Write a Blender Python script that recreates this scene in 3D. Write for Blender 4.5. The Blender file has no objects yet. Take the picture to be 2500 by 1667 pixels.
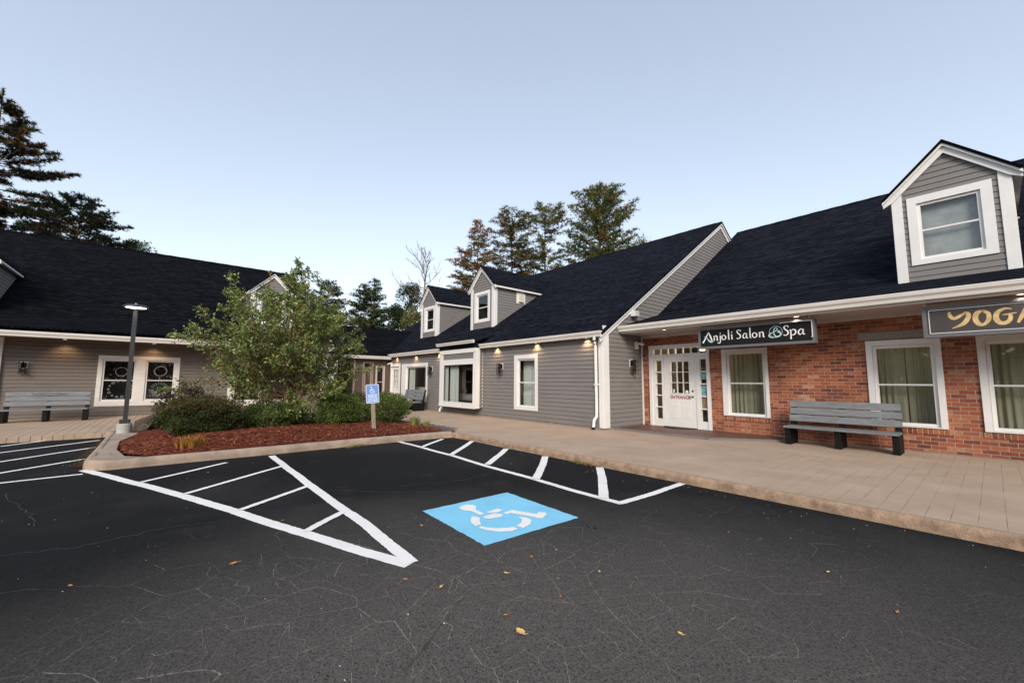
import bpy, math, random
from mathutils import Vector, Matrix, noise
PI = math.pi
sc = bpy.context.scene
COL = sc.collection
V = Vector

# ------------------------------------------------------------------ mesh helpers
ORG = {}
class MB:
    def __init__(s): s.v = []; s.f = []; s.m = []; s.uv = []
    def face(s, pts, m=0, uv=None):
        i = len(s.v); s.v += [tuple(p) for p in pts]; s.f.append(tuple(range(i, i+len(pts)))); s.m.append(m)
        s.uv.append(uv if uv else [(p[0], p[1]) for p in pts])
    def box(s, x0, x1, y0, y1, z0, z1, m=0):
        s.hexa([(x0,y0,z0),(x1,y0,z0),(x1,y1,z0),(x0,y1,z0),(x0,y0,z1),(x1,y0,z1),(x1,y1,z1),(x0,y1,z1)], m)
    def hexa(s, p, m=0):
        for q in ((0,3,2,1),(4,5,6,7),(0,1,5,4),(1,2,6,5),(2,3,7,6),(3,0,4,7)): s.face([p[k] for k in q], m)
    def tube(s, pts, rad, n=6, m=0, cap=True):
        pts = [V(p) for p in pts]; rings = []
        if not hasattr(rad, '__len__'): rad = [rad]*len(pts)
        for i, p in enumerate(pts):
            d = (pts[min(i+1, len(pts)-1)]-pts[max(i-1, 0)]).normalized()
            a = d.orthogonal().normalized() if abs(d.z) > .9 else d.cross(V((0,0,1))).normalized()
            b = d.cross(a)
            rings.append([p+(a*math.cos(2*PI*k/n)+b*math.sin(2*PI*k/n))*rad[i] for k in range(n)])
        for i in range(len(rings)-1):
            for k in range(n):
                s.face([rings[i][k], rings[i+1][k], rings[i+1][(k+1)%n], rings[i][(k+1)%n]], m)
        if cap:
            s.face(rings[0], m); s.face(rings[-1][::-1], m)
    def lathe(s, c, prof, n=20, m=0):
        rg = [[V((c[0]+r*math.cos(2*PI*k/n), c[1]+r*math.sin(2*PI*k/n), c[2]+z)) for k in range(n)] for r, z in prof]
        for i in range(len(rg)-1):
            for k in range(n): s.face([rg[i][k], rg[i][(k+1)%n], rg[i+1][(k+1)%n], rg[i+1][k]], m)
    def prism(s, poly, z0, z1, m=0, zt=None):
        n = len(poly)
        s.face([(p[0],p[1],z1) for p in poly], m); s.face([(p[0],p[1],z0) for p in poly][::-1], m)
        for i in range(n):
            a, b = poly[i], poly[(i+1)%n]; s.face([(a[0],a[1],z0),(b[0],b[1],z0),(b[0],b[1],z1),(a[0],a[1],z1)], m)
    def build(s, name, mats, parent=None, smooth=False, loc=None, merge=False):
        org = V((0,0,0))
        if parent is not None: org = ORG[parent.name]
        elif loc is not None: org = V(loc)
        me = bpy.data.meshes.new(name)
        me.from_pydata([tuple(V(p)-org) for p in s.v], [], s.f)
        if not isinstance(mats, (list, tuple)): mats = [mats]
        for m in mats: me.materials.append(m)
        me.polygons.foreach_set('material_index', s.m)
        uvl = me.uv_layers.new(name='UVMap')
        flat = []
        for u in s.uv:
            for a in u: flat += [a[0], a[1]]
        uvl.data.foreach_set('uv', flat)
        if merge:
            import bmesh
            bm = bmesh.new(); bm.from_mesh(me); bmesh.ops.remove_doubles(bm, verts=bm.verts, dist=1e-5); bm.to_mesh(me); bm.free()
        if smooth: me.polygons.foreach_set('use_smooth', [True]*len(me.polygons))
        me.update()
        o = bpy.data.objects.new(name, me); COL.objects.link(o)
        if parent is not None: o.parent = parent
        else: o.location = org
        ORG[o.name] = org
        return o
def tag(o, label=None, cat=None, group=None, kind=None):
    if label: o['label'] = label
    if cat: o['category'] = cat
    if group: o['group'] = group
    if kind: o['kind'] = kind
    return o
def thing(name, loc, label, cat, group=None):
    o = bpy.data.objects.new(name, None); COL.objects.link(o); o.location = loc; ORG[o.name] = V(loc)
    o.empty_display_size = .2
    return tag(o, label, cat, group)
def copy_thing(root, loc, rz=0, label=None, group=None):
    r = root.copy(); COL.objects.link(r); r.location = loc; r.rotation_euler = (0,0,rz)
    if label: r['label'] = label
    if group: r['group'] = group
    for ch in list(root.children):
        c = ch.copy(); COL.objects.link(c); c.parent = r
        for g in list(ch.children):
            d = g.copy(); COL.objects.link(d); d.parent = c
    return r

class Fr:   # a wall frame: s along the wall, z up, d out of the wall
    def __init__(s, o, u, n): s.o = V(o); s.u = V(u); s.n = V(n)
    def p(s, a, z, d=0): return s.o+s.u*a+s.n*d+V((0,0,z))
def fbox(mb, F, s0, s1, z0, z1, d0, d1, m=0):
    P = F.p
    mb.hexa([P(s0,z0,d1),P(s1,z0,d1),P(s1,z0,d0),P(s0,z0,d0),P(s0,z1,d1),P(s1,z1,d1),P(s1,z1,d0),P(s0,z1,d0)], m)
def fquad(mb, F, s0, s1, z0, z1, d, m=0):
    mb.face([F.p(s0,z0,d),F.p(s1,z0,d),F.p(s1,z1,d),F.p(s0,z1,d)], m, [(s0,z0),(s1,z0),(s1,z1),(s0,z1)])
def fring(mb, F, o, i, d0, d1, m=0):
    fbox(mb,F,o[0],i[0],o[2],o[3],d0,d1,m); fbox(mb,F,i[1],o[1],o[2],o[3],d0,d1,m)
    fbox(mb,F,i[0],i[1],o[2],i[2],d0,d1,m); fbox(mb,F,i[0],i[1],i[3],o[3],d0,d1,m)
def plate(mb, F, s0, s1, z0, z1, holes, d0, d1, m=0):
    ss = sorted({s0, s1, *[min(max(h[k],s0),s1) for h in holes for k in (0,1)]})
    zz = sorted({z0, z1, *[min(max(h[k],z0),z1) for h in holes for k in (2,3)]})
    def solid(i, j):
        if i < 0 or j < 0 or i >= len(ss)-1 or j >= len(zz)-1: return False
        a = (ss[i]+ss[i+1])/2; b = (zz[j]+zz[j+1])/2
        return not any(h[0] < a < h[1] and h[2] < b < h[3] for h in holes)
    P = F.p
    for i in range(len(ss)-1):
        for j in range(len(zz)-1):
            if not solid(i,j): continue
            a, b, c, d = ss[i], ss[i+1], zz[j], zz[j+1]
            fquad(mb, F, a, b, c, d, d1, m)
            mb.face([P(b,c,d0),P(a,c,d0),P(a,d,d0),P(b,d,d0)], m)
            if not solid(i-1,j): mb.face([P(a,c,d0),P(a,c,d1),P(a,d,d1),P(a,d,d0)], m)
            if not solid(i+1,j): mb.face([P(b,c,d1),P(b,c,d0),P(b,d,d0),P(b,d,d1)], m)
            if not solid(i,j-1): mb.face([P(a,c,d0),P(b,c,d0),P(b,c,d1),P(a,c,d1)], m)
            if not solid(i,j+1): mb.face([P(a,d,d1),P(b,d,d1),P(b,d,d0),P(a,d,d0)], m)
def siding(mb, F, rng, z0, z1, holes=(), ex=.127, m=0):
    # real lapped boards: each row tapers and has a shadow gap below its butt edge
    n = int(math.ceil((z1-z0)/ex))
    for r in range(n):
        a = z0+r*ex; b = min(a+ex, z1)
        cuts = sorted({a, min(a+.011, b), b, *[h[k] for h in holes for k in (2,3) if a < h[k] < b]})
        for c, d in zip(cuts[:-1], cuts[1:]):
            if d-c < 1e-5: continue
            mid = (c+d)/2
            slot = mid < a+.011
            dep = lambda z: -.012 if slot else .016-.012*(z-a)/ex
            L0, R0 = rng(c); L1, R1 = rng(d)
            if R0-L0 < 1e-4: continue
            if R1 < L1: L1 = R1 = (L1+R1)/2
            xs = [(L0, R0, L1, R1)]
            for h in holes:
                if h[2] < mid < h[3]:
                    new = []
                    for q in xs:
                        if h[0] >= q[1] or h[1] <= q[0]: new.append(q); continue
                        if h[0] > q[0]: new.append((q[0], h[0], q[2], h[0]))
                        if h[1] < q[1]: new.append((h[1], q[1], h[1], q[3]))
                    xs = new
            for q in xs:
                mb.face([F.p(q[0],c,dep(c)),F.p(q[1],c,dep(c)),F.p(q[3],d,dep(d)),F.p(q[2],d,dep(d))], m,
                        [(q[0],c),(q[1],c),(q[3],d),(q[2],d)])
                if abs(c-(a+.011)) < 1e-6:
                    mb.face([F.p(q[0],c,-.012),F.p(q[1],c,-.012),F.p(q[1],c,.0155),F.p(q[0],c,.0155)], m)
def slab(mb, a, b, c, d, t=.06, m=0, u0=0, v0=0):
    # a,b eave (left,right), c,d ridge (right,left); uv in metres
    a, b, c, d = map(V, (a, b, c, d)); n = (b-a).cross(d-a).normalized()
    if n.z < 0: n = -n
    W = (b-a).length; H = (d-a).length
    mb.face([a,b,c,d], m, [(u0,v0),(u0+W,v0),(u0+W,v0+H),(u0,v0+H)])
    e = [p-n*t for p in (a,b,c,d)]
    mb.face([e[3],e[2],e[1],e[0]], m)
    for i, j in ((0,1),(1,2),(2,3),(3,0)):
        P = (a,b,c,d); mb.face([P[i],e[i],e[j],P[j]], m)
def gutter(mb, F, s0, s1, d, zb, h=.15, w=.12, m=0):
    pr = [(d,zb),(d+w*.62,zb),(d+w*.7,zb+h*.35),(d+w*.95,zb+h*.62),(d+w*.95,zb+h*.8),(d+w,zb+h*.82),(d+w,zb+h),(d+w-.012,zb+h),(d+w-.012,zb+h*.7),(d+.012,zb+h*.7),(d+.012,zb+h),(d,zb+h)]
    for (a, b), (c, e) in zip(pr, pr[1:]+pr[:1]):
        mb.face([F.p(s0,b,a),F.p(s1,b,a),F.p(s1,e,c),F.p(s0,e,c)][::-1], m)
    out = pr[:7]+[pr[-1]]
    mb.face([F.p(s1,b,a) for a,b in out], m); mb.face([F.p(s0,b,a) for a,b in out][::-1], m)

# ------------------------------------------------------------------ materials
def newmat(name):
    m = bpy.data.materials.new(name); m.use_nodes = True; nt = m.node_tree
    b = nt.nodes['Principled BSDF']
    return m, nt, b
def N(nt, t, **k):
    n = nt.nodes.new(t)
    for a, v in k.items():
        if a == 'inp':
            for i, x in v.items(): n.inputs[i].default_value = x
        else: setattr(n, a, v)
    return n
def ramp(nt, fac, stops, interp='LINEAR'):
    r = nt.nodes.new('ShaderNodeValToRGB'); e = r.color_ramp.elements; r.color_ramp.interpolation = interp
    e[0].position = stops[0][0]; e[0].color = (*stops[0][1], 1); e[1].position = stops[-1][0]; e[1].color = (*stops[-1][1], 1)
    for p, c in stops[1:-1]:
        q = e.new(p); q.color = (*c, 1)
    nt.links.new(fac, r.inputs[0]); return r.outputs[0]
def pmat(name, col, rough=.6, var=.15, scale=4, bump=0, bscale=60, metal=0, spec=.5, trans=0, stretch=None):
    m, nt, b = newmat(name); L = nt.links.new
    tc = N(nt, 'ShaderNodeTexCoord'); src = tc.outputs['Object']
    if stretch:
        mp = N(nt, 'ShaderNodeMapping'); mp.inputs['Scale'].default_value = stretch; L(src, mp.inputs[0]); src = mp.outputs[0]
    nz = N(nt, 'ShaderNodeTexNoise', inp={'Scale': scale, 'Detail': 6.0, 'Roughness': .65}); L(src, nz.inputs['Vector'])
    c0 = [max(0, c*(1-var*1.6)) for c in col]; c1 = [min(1, c*(1+var*1.6)) for c in col]
    L(ramp(nt, nz.outputs['Fac'], [(.2, c0), (.8, c1)]), b.inputs['Base Color'])
    b.inputs['Roughness'].default_value = rough; b.inputs['Metallic'].default_value = metal
    b.inputs['Specular IOR Level'].default_value = spec
    if bump:
        n2 = N(nt, 'ShaderNodeTexNoise', inp={'Scale': bscale, 'Detail': 4.0}); L(src, n2.inputs['Vector'])
        bp = N(nt, 'ShaderNodeBump', inp={'Strength': bump, 'Distance': .01}); L(n2.outputs['Fac'], bp.inputs['Height']); L(bp.outputs[0], b.inputs['Normal'])
    if trans:
        tr = N(nt, 'ShaderNodeBsdfTranslucent'); tr.inputs[0].default_value = (*c1, 1)
        mx = N(nt, 'ShaderNodeMixShader', inp={0: trans}); out = nt.nodes['Material Output']
        L(b.outputs[0], mx.inputs[1]); L(tr.outputs[0], mx.inputs[2]); L(mx.outputs[0], out.inputs[0])
    return m
def emat(name, col, st):
    m, nt, b = newmat(name); b.inputs['Base Color'].default_value = (*col, 1)
    b.inputs['Emission Color'].default_value = (*col, 1); b.inputs['Emission Strength'].default_value = st
    return m
def glassmat(name, tint=(.94,.96,.95), refl=1.0):
    m, nt, b = newmat(name); L = nt.links.new; nt.nodes.remove(b)
    tr = N(nt, 'ShaderNodeBsdfTransparent'); tr.inputs[0].default_value = (*tint, 1)
    gl = N(nt, 'ShaderNodeBsdfGlossy'); gl.inputs['Roughness'].default_value = .015
    tc = N(nt, 'ShaderNodeTexCoord'); nz = N(nt, 'ShaderNodeTexNoise', inp={'Scale': 1.3, 'Detail': 1.0}); L(tc.outputs['Object'], nz.inputs['Vector'])
    bp = N(nt, 'ShaderNodeBump', inp={'Strength': .12, 'Distance': .02}); L(nz.outputs['Fac'], bp.inputs['Height']); L(bp.outputs[0], gl.inputs['Normal'])
    fr = N(nt, 'ShaderNodeFresnel'); ge = N(nt, 'ShaderNodeNewGeometry'); io = N(nt, 'ShaderNodeMath', operation='MULTIPLY_ADD'); io.inputs[1].default_value = -.8333; io.inputs[2].default_value = 1.5; L(ge.outputs['Backfacing'], io.inputs[0]); L(io.outputs[0], fr.inputs['IOR']); mu = N(nt, 'ShaderNodeMath', operation='MULTIPLY'); mu.inputs[1].default_value = 1.7*refl
    L(fr.outputs[0], mu.inputs[0]); mx = N(nt, 'ShaderNodeMixShader'); L(mu.outputs[0], mx.inputs[0]); L(tr.outputs[0], mx.inputs[1]); L(gl.outputs[0], mx.inputs[2])
    L(mx.outputs[0], nt.nodes['Material Output'].inputs[0]); return m

M = {}
def siding_mat(name, col):
    m, nt, b = newmat(name); L = nt.links.new
    uv = N(nt, 'ShaderNodeUVMap'); mp = N(nt, 'ShaderNodeMapping'); mp.inputs['Scale'].default_value = (1.2, 14, 1); L(uv.outputs[0], mp.inputs[0])
    nz = N(nt, 'ShaderNodeTexNoise', inp={'Scale': 1.0, 'Detail': 5.0}); L(mp.outputs[0], nz.inputs['Vector'])
    n2 = N(nt, 'ShaderNodeTexNoise', inp={'Scale': .7, 'Detail': 3.0}); L(uv.outputs[0], n2.inputs['Vector'])
    ad = N(nt, 'ShaderNodeMath', operation='ADD'); L(nz.outputs['Fac'], ad.inputs[0]); L(n2.outputs['Fac'], ad.inputs[1])
    L(ramp(nt, ad.outputs[0], [(.6, [c*.86 for c in col]), (1.0, [c*1.06 for c in col])]), b.inputs['Base Color'])
    b.inputs['Roughness'].default_value = .62; b.inputs['Specular IOR Level'].default_value = .35
    bp = N(nt, 'ShaderNodeBump', inp={'Strength': .25, 'Distance': .004}); mp2 = N(nt, 'ShaderNodeMapping'); mp2.inputs['Scale'].default_value = (6, 90, 1); L(uv.outputs[0], mp2.inputs[0])
    n3 = N(nt, 'ShaderNodeTexNoise', inp={'Scale': 1.0, 'Detail': 3.0}); L(mp2.outputs[0], n3.inputs['Vector']); L(n3.outputs['Fac'], bp.inputs['Height']); L(bp.outputs[0], b.inputs['Normal'])
    return m
M['siding'] = siding_mat('grey_clapboard', (.19,.175,.166))
M['siding_shaded'] = siding_mat('shaded_brown_clapboard', (.085,.062,.05))  # brown clapboard colour darkened for the shade under eave and birch
M['siding_dark'] = siding_mat('taupe_clapboard', (.155,.128,.11))
M['white'] = pmat('white_trim_paint', (.74,.72,.69), .45, .04, 3, .05, 30)
M['white_warm'] = pmat('aged_white_gutter', (.66,.62,.57), .4, .06, 2, stretch=(1,1,6))
M['soffit'] = pmat('painted_soffit_boards', (.45,.38,.35), .6, .05, 3)
M['brown_trim'] = pmat('tan_brown_trim', (.26,.19,.15), .55, .1, 5)
M['black'] = pmat('black_painted_wood', (.007,.0075,.008), .6, .3, 8, .2, 80, spec=.18)
M['metal_black'] = pmat('black_powder_metal', (.006,.006,.006), .5, .2, 8, spec=.2)
M['pole'] = pmat('bronze_grey_pole', (.035,.036,.036), .42, .15, 4)
M['found'] = pmat('concrete_foundation', (.24,.2,.165), .85, .25, 8, .4, 60)
M['glass'] = glassmat('window_glass')
M['glass_dark'] = glassmat('tinted_window_glass', (.5,.58,.56))
M['grey_frame'] = pmat('grey_sign_frame', (.13,.13,.135), .45, .08, 4)
M['sign_black'] = pmat('black_sign_face', (.009,.0095,.01), .6, .1, 3, spec=.2)
M['sign_brown'] = pmat('charcoal_brown_sign_face', (.055,.045,.042), .5, .1, 3)
M['letter_white'] = pmat('white_sign_vinyl', (.8,.8,.77), .5, .02, 3)
M['letter_teal'] = pmat('pale_teal_vinyl', (.42,.6,.6), .5, .1, 8)
M['gold'] = pmat('gold_brush_vinyl', (.62,.44,.2), .4, .3, 14)
M['blue_sign'] = pmat('blue_sign_sheet', (.13,.26,.6), .45, .05, 5)
M['sign_white'] = pmat('sign_white_sheet', (.72,.76,.84), .45, .03, 5)
M['red_letter'] = pmat('maroon_vinyl', (.32,.03,.05), .5, .05, 5)
M['bench'] = pmat('weathered_grey_blue_boards', (.17,.178,.182), .7, .30, 3.5, .35, 40, stretch=(1.2,9,9))
M['post_wood'] = pmat('weathered_post_wood', (.25,.2,.15), .8, .25, 5, .5, 40, stretch=(6,6,1))
M['steel'] = pmat('brushed_steel', (.4,.4,.4), .3, .1, 5, metal=1)
M['mat_rubber'] = pmat('black_rubber_mat', (.012,.012,.012), .8, .3, 20, .5, 150)
M['deck'] = pmat('brown_deck_boards', (.115,.05,.032), .5, .3, 3, .4, 40, stretch=(1,7,7))
M['deck_trim'] = pmat('grey_ramp_edge', (.17,.15,.145), .6, .15, 3)
M['lintel'] = pmat('granite_lintel', (.27,.245,.21), .85, .3, 25, .5, 60)
M['curtain_green'] = pmat('grey_green_curtain', (.32,.31,.225), .9, .1, 3, trans=.25)
M['curtain_white'] = pmat('white_sheer_curtain', (.52,.56,.52), .9, .05, 3, trans=.2)
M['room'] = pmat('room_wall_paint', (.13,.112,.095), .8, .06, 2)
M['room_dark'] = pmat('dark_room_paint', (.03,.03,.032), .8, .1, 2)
M['sky_sheet'] = pmat('pale_sky_reflection', (.27,.29,.285), .9, .25, 2.5)  # pale sheet behind dormer glass, coloured to stand in for reflected sky
M['tan'] = pmat('tan_upholstery', (.42,.25,.12), .8, .12, 9)
M['beige'] = pmat('beige_linen_upholstery', (.5,.5,.4), .9, .08, 9)
M['cloth_grey'] = pmat('grey_tablecloth', (.2,.215,.22), .9, .08, 6)
M['wood_dark'] = pmat('dark_walnut', (.06,.028,.014), .4, .3, 6)
M['concrete'] = pmat('light_concrete', (.42,.4,.36), .85, .12, 10, .35, 90)
M['lens'] = emat('downlight_lens', (1.0,.83,.66), 1.6)
M['led'] = emat('led_lamp_panel', (1.0,.82,.72), 3.5)
M['shade'] = emat('lit_lamp_shade', (1.0,.72,.36), 5)
M['amber'] = emat('warm_ceiling_lamp', (1.0,.62,.25), 4)
M['lantern_glass'] = glassmat('lantern_glass', (.7,.7,.66), .8)
M['cream'] = pmat('cream_vent_plastic', (.62,.55,.4), .5, .06, 5)
M['poster'] = pmat('blue_green_flyer', (.22,.42,.45), .6, .6, 12)
M['painting'] = pmat('brown_painting', (.3,.19,.13), .6, .6, 4)
M['etch'] = pmat('white_window_etching', (.42,.44,.44), .7, .1, 5)

def roof_mat(name, c0, c1, c2):
    m, nt, b = newmat(name); L = nt.links.new
    uv = N(nt, 'ShaderNodeUVMap')
    br = N(nt, 'ShaderNodeTexBrick', offset=.37, offset_frequency=2, squash=1.35, squash_frequency=3)
    for k, v in {'Scale': 1.0, 'Mortar Size': .004, 'Brick Width': .19, 'Row Height': .135, 'Bias': 0.0, 'Mortar Smooth': .3}.items(): br.inputs[k].default_value = v
    br.inputs['Color1'].default_value = (0,0,0,1); br.inputs['Color2'].default_value = (1,1,1,1); br.inputs['Mortar'].default_value = (.0,.0,.0,1)
    L(uv.outputs[0], br.inputs['Vector'])
    mpr = N(nt, 'ShaderNodeMapping'); mpr.inputs['Scale'].default_value = (.9, 7.4, 1); L(uv.outputs[0], mpr.inputs[0])
    n1 = N(nt, 'ShaderNodeTexNoise', inp={'Scale': 1.6, 'Detail': 5.0, 'Roughness': .7}); L(mpr.outputs[0], n1.inputs['Vector'])
    n2 = N(nt, 'ShaderNodeTexNoise', inp={'Scale': 180.0, 'Detail': 2.0}); L(uv.outputs[0], n2.inputs['Vector'])
    mx = N(nt, 'ShaderNodeMix', data_type='RGBA', inp={0: .42})
    L(br.outputs['Color'], mx.inputs[6]); L(n1.outputs['Fac'], mx.inputs[7])
    mx2 = N(nt, 'ShaderNodeMix', data_type='RGBA', inp={0: .25}); L(mx.outputs[2], mx2.inputs[6]); L(n2.outputs['Fac'], mx2.inputs[7])
    colr = ramp(nt, mx2.outputs[2], [(.1, c0), (.42, c1), (.75, c2)])
    b.inputs['Roughness'].default_value = .95; b.inputs['Specular IOR Level'].default_value = .03
    # saw-tooth height per course plus granules
    sp = N(nt, 'ShaderNodeSeparateXYZ'); L(uv.outputs[0], sp.inputs[0])
    dv = N(nt, 'ShaderNodeMath', operation='DIVIDE'); dv.inputs[1].default_value = .135; L(sp.outputs['Y'], dv.inputs[0])
    fr = N(nt, 'ShaderNodeMath', operation='FRACT'); L(dv.outputs[0], fr.inputs[0])
    sb = N(nt, 'ShaderNodeMath', operation='SUBTRACT'); sb.inputs[0].default_value = 1.0; L(fr.outputs[0], sb.inputs[1])
    edge = ramp(nt, fr.outputs[0], [(.0, (1.6,1.6,1.6)), (.5, (1,1,1)), (.70, (.32,.32,.32)), (1.0, (.22,.22,.22))])
    fl = N(nt, 'ShaderNodeMath', operation='FLOOR'); L(dv.outputs[0], fl.inputs[0]); cm = N(nt, 'ShaderNodeCombineXYZ'); L(fl.outputs[0], cm.inputs[1])
    sx_ = N(nt, 'ShaderNodeMath', operation='MULTIPLY'); sx_.inputs[1].default_value = .5; L(sp.outputs['X'], sx_.inputs[0]); L(sx_.outputs[0], cm.inputs[0])
    wn_ = N(nt, 'ShaderNodeTexNoise', inp={'Scale': 1.7, 'Detail': 2.0}); L(cm.outputs[0], wn_.inputs['Vector'])
    rr_ = N(nt, 'ShaderNodeMapRange', inp={1: .35, 2: .65, 3: .72, 4: 1.32}); L(wn_.outputs['Fac'], rr_.inputs[0])
    hv_ = N(nt, 'ShaderNodeHueSaturation'); L(colr, hv_.inputs['Color']); L(rr_.outputs[0], hv_.inputs['Value']); colr = hv_.outputs[0]
    me_ = N(nt, 'ShaderNodeMix', data_type='RGBA', blend_type='MULTIPLY', inp={0: 1.0}); L(colr, me_.inputs[6]); L(edge, me_.inputs[7]); L(me_.outputs[2], b.inputs['Base Color'])
    ad = N(nt, 'ShaderNodeMath', operation='MULTIPLY_ADD'); ad.inputs[1].default_value = .4; L(br.outputs['Color'], ad.inputs[0]); L(sb.outputs[0], ad.inputs[2])
    a2 = N(nt, 'ShaderNodeMath', operation='MULTIPLY_ADD'); a2.inputs[1].default_value = .25; L(n2.outputs['Fac'], a2.inputs[0]); L(ad.outputs[0], a2.inputs[2])
    bp = N(nt, 'ShaderNodeBump', inp={'Strength': 1.0, 'Distance': .02}); L(a2.outputs[0], bp.inputs['Height']); L(bp.outputs[0], b.inputs['Normal'])
    return m
M['roof'] = roof_mat('charcoal_blue_shingles', (.004,.0045,.007), (.0085,.0098,.0155), (.0165,.0182,.0255))
M['roof_c'] = roof_mat('charcoal_shingles', (.0022,.0026,.0036), (.005,.0056,.0078), (.010,.0112,.0145))

def brick_mat(name, vertical=False):
    m, nt, b = newmat(name); L = nt.links.new
    uv = N(nt, 'ShaderNodeUVMap'); src = uv.outputs[0]
    nw = N(nt, 'ShaderNodeTexNoise', inp={'Scale': 9.0, 'Detail': 2.0}); L(src, nw.inputs['Vector'])
    va = N(nt, 'ShaderNodeVectorMath', operation='MULTIPLY_ADD'); va.inputs[1].default_value = (.012,.007,0); L(nw.outputs['Color'], va.inputs[0]); L(src, va.inputs[2]); src = va.outputs[0]
    def brick(c1, c2, mo, seed=0):
        br = N(nt, 'ShaderNodeTexBrick', offset=.5 if not vertical else 0.0)
        d = {'Scale': 1.0, 'Mortar Size': .0055, 'Mortar Smooth': .15, 'Bias': 0.0,
             'Brick Width': .073 if vertical else .213, 'Row Height': .2 if vertical else .0757}
        for k, v in d.items(): br.inputs[k].default_value = v
        br.inputs['Color1'].default_value = (*c1,1); br.inputs['Color2'].default_value = (*c2,1); br.inputs['Mortar'].default_value = (*mo,1)
        L(src, br.inputs['Vector']); return br
    b1 = brick((0,0,0), (1,1,1), (.5,.5,.5))
    nl = N(nt, 'ShaderNodeTexNoise', inp={'Scale': 14.0, 'Detail': 5.0, 'Roughness': .7}); L(src, nl.inputs['Vector'])
    ng = N(nt, 'ShaderNodeTexNoise', inp={'Scale': 1.1, 'Detail': 3.0}); L(src, ng.inputs['Vector'])
    sm = N(nt, 'ShaderNodeMath', operation='MULTIPLY_ADD'); sm.inputs[1].default_value = .66; L(b1.outputs['Color'], sm.inputs[0])
    s2 = N(nt, 'ShaderNodeMath', operation='MULTIPLY'); s2.inputs[1].default_value = .36; L(nl.outputs['Fac'], s2.inputs[0]); L(s2.outputs[0], sm.inputs[2])
    col = ramp(nt, sm.outputs[0], [(.15, (.09,.032,.022)), (.24, (.18,.048,.026)), (.36, (.26,.070,.031)), (.5, (.33,.092,.036)), (.6, (.28,.078,.038)), (.70, (.39,.13,.052)), (.78, (.33,.125,.065)), (.85, (.42,.25,.15))])
    mo = ramp(nt, nl.outputs['Fac'], [(.3, (.30,.23,.18)), (.7, (.48,.38,.30))])
    mx = N(nt, 'ShaderNodeMix', data_type='RGBA'); L(b1.outputs['Fac'], mx.inputs[0]); L(col, mx.inputs[6]); L(mo, mx.inputs[7])
    # scattered pale smears of mortar
    ns = N(nt, 'ShaderNodeTexNoise', inp={'Scale': 6.0, 'Detail': 8.0, 'Roughness': .8}); L(src, ns.inputs['Vector'])
    sr = ramp(nt, ns.outputs['Fac'], [(.60, (0,0,0)), (.72, (.55,.55,.55))])
    mx2 = N(nt, 'ShaderNodeMix', data_type='RGBA'); L(sr, mx2.inputs[0]); L(mx.outputs[2], mx2.inputs[6]); mx2.inputs[7].default_value = (.46,.33,.25,1)
    hv = N(nt, 'ShaderNodeHueSaturation'); L(mx2.outputs[2], hv.inputs['Color'])
    mr = N(nt, 'ShaderNodeMapRange', inp={1: .3, 2: .7, 3: .8, 4: 1.2}); L(ng.outputs['Fac'], mr.inputs[0]); L(mr.outputs[0], hv.inputs['Value'])
    L(hv.outputs[0], b.inputs['Base Color']); b.inputs['Roughness'].default_value = .8
    inv = N(nt, 'ShaderNodeMath', operation='SUBTRACT'); inv.inputs[0].default_value = 1; L(b1.outputs['Fac'], inv.inputs[1])
    ma = N(nt, 'ShaderNodeMath', operation='MULTIPLY_ADD'); ma.inputs[1].default_value = .35; L(nl.outputs['Fac'], ma.inputs[0]); L(inv.outputs[0], ma.inputs[2])
    bp = N(nt, 'ShaderNodeBump', inp={'Strength': .9, 'Distance': .008}); L(ma.outputs[0], bp.inputs['Height']); L(bp.outputs[0], b.inputs['Normal'])
    return m
M['brick'] = brick_mat('red_brick'); M['soldier'] = brick_mat('soldier_course_brick', True)

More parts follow.
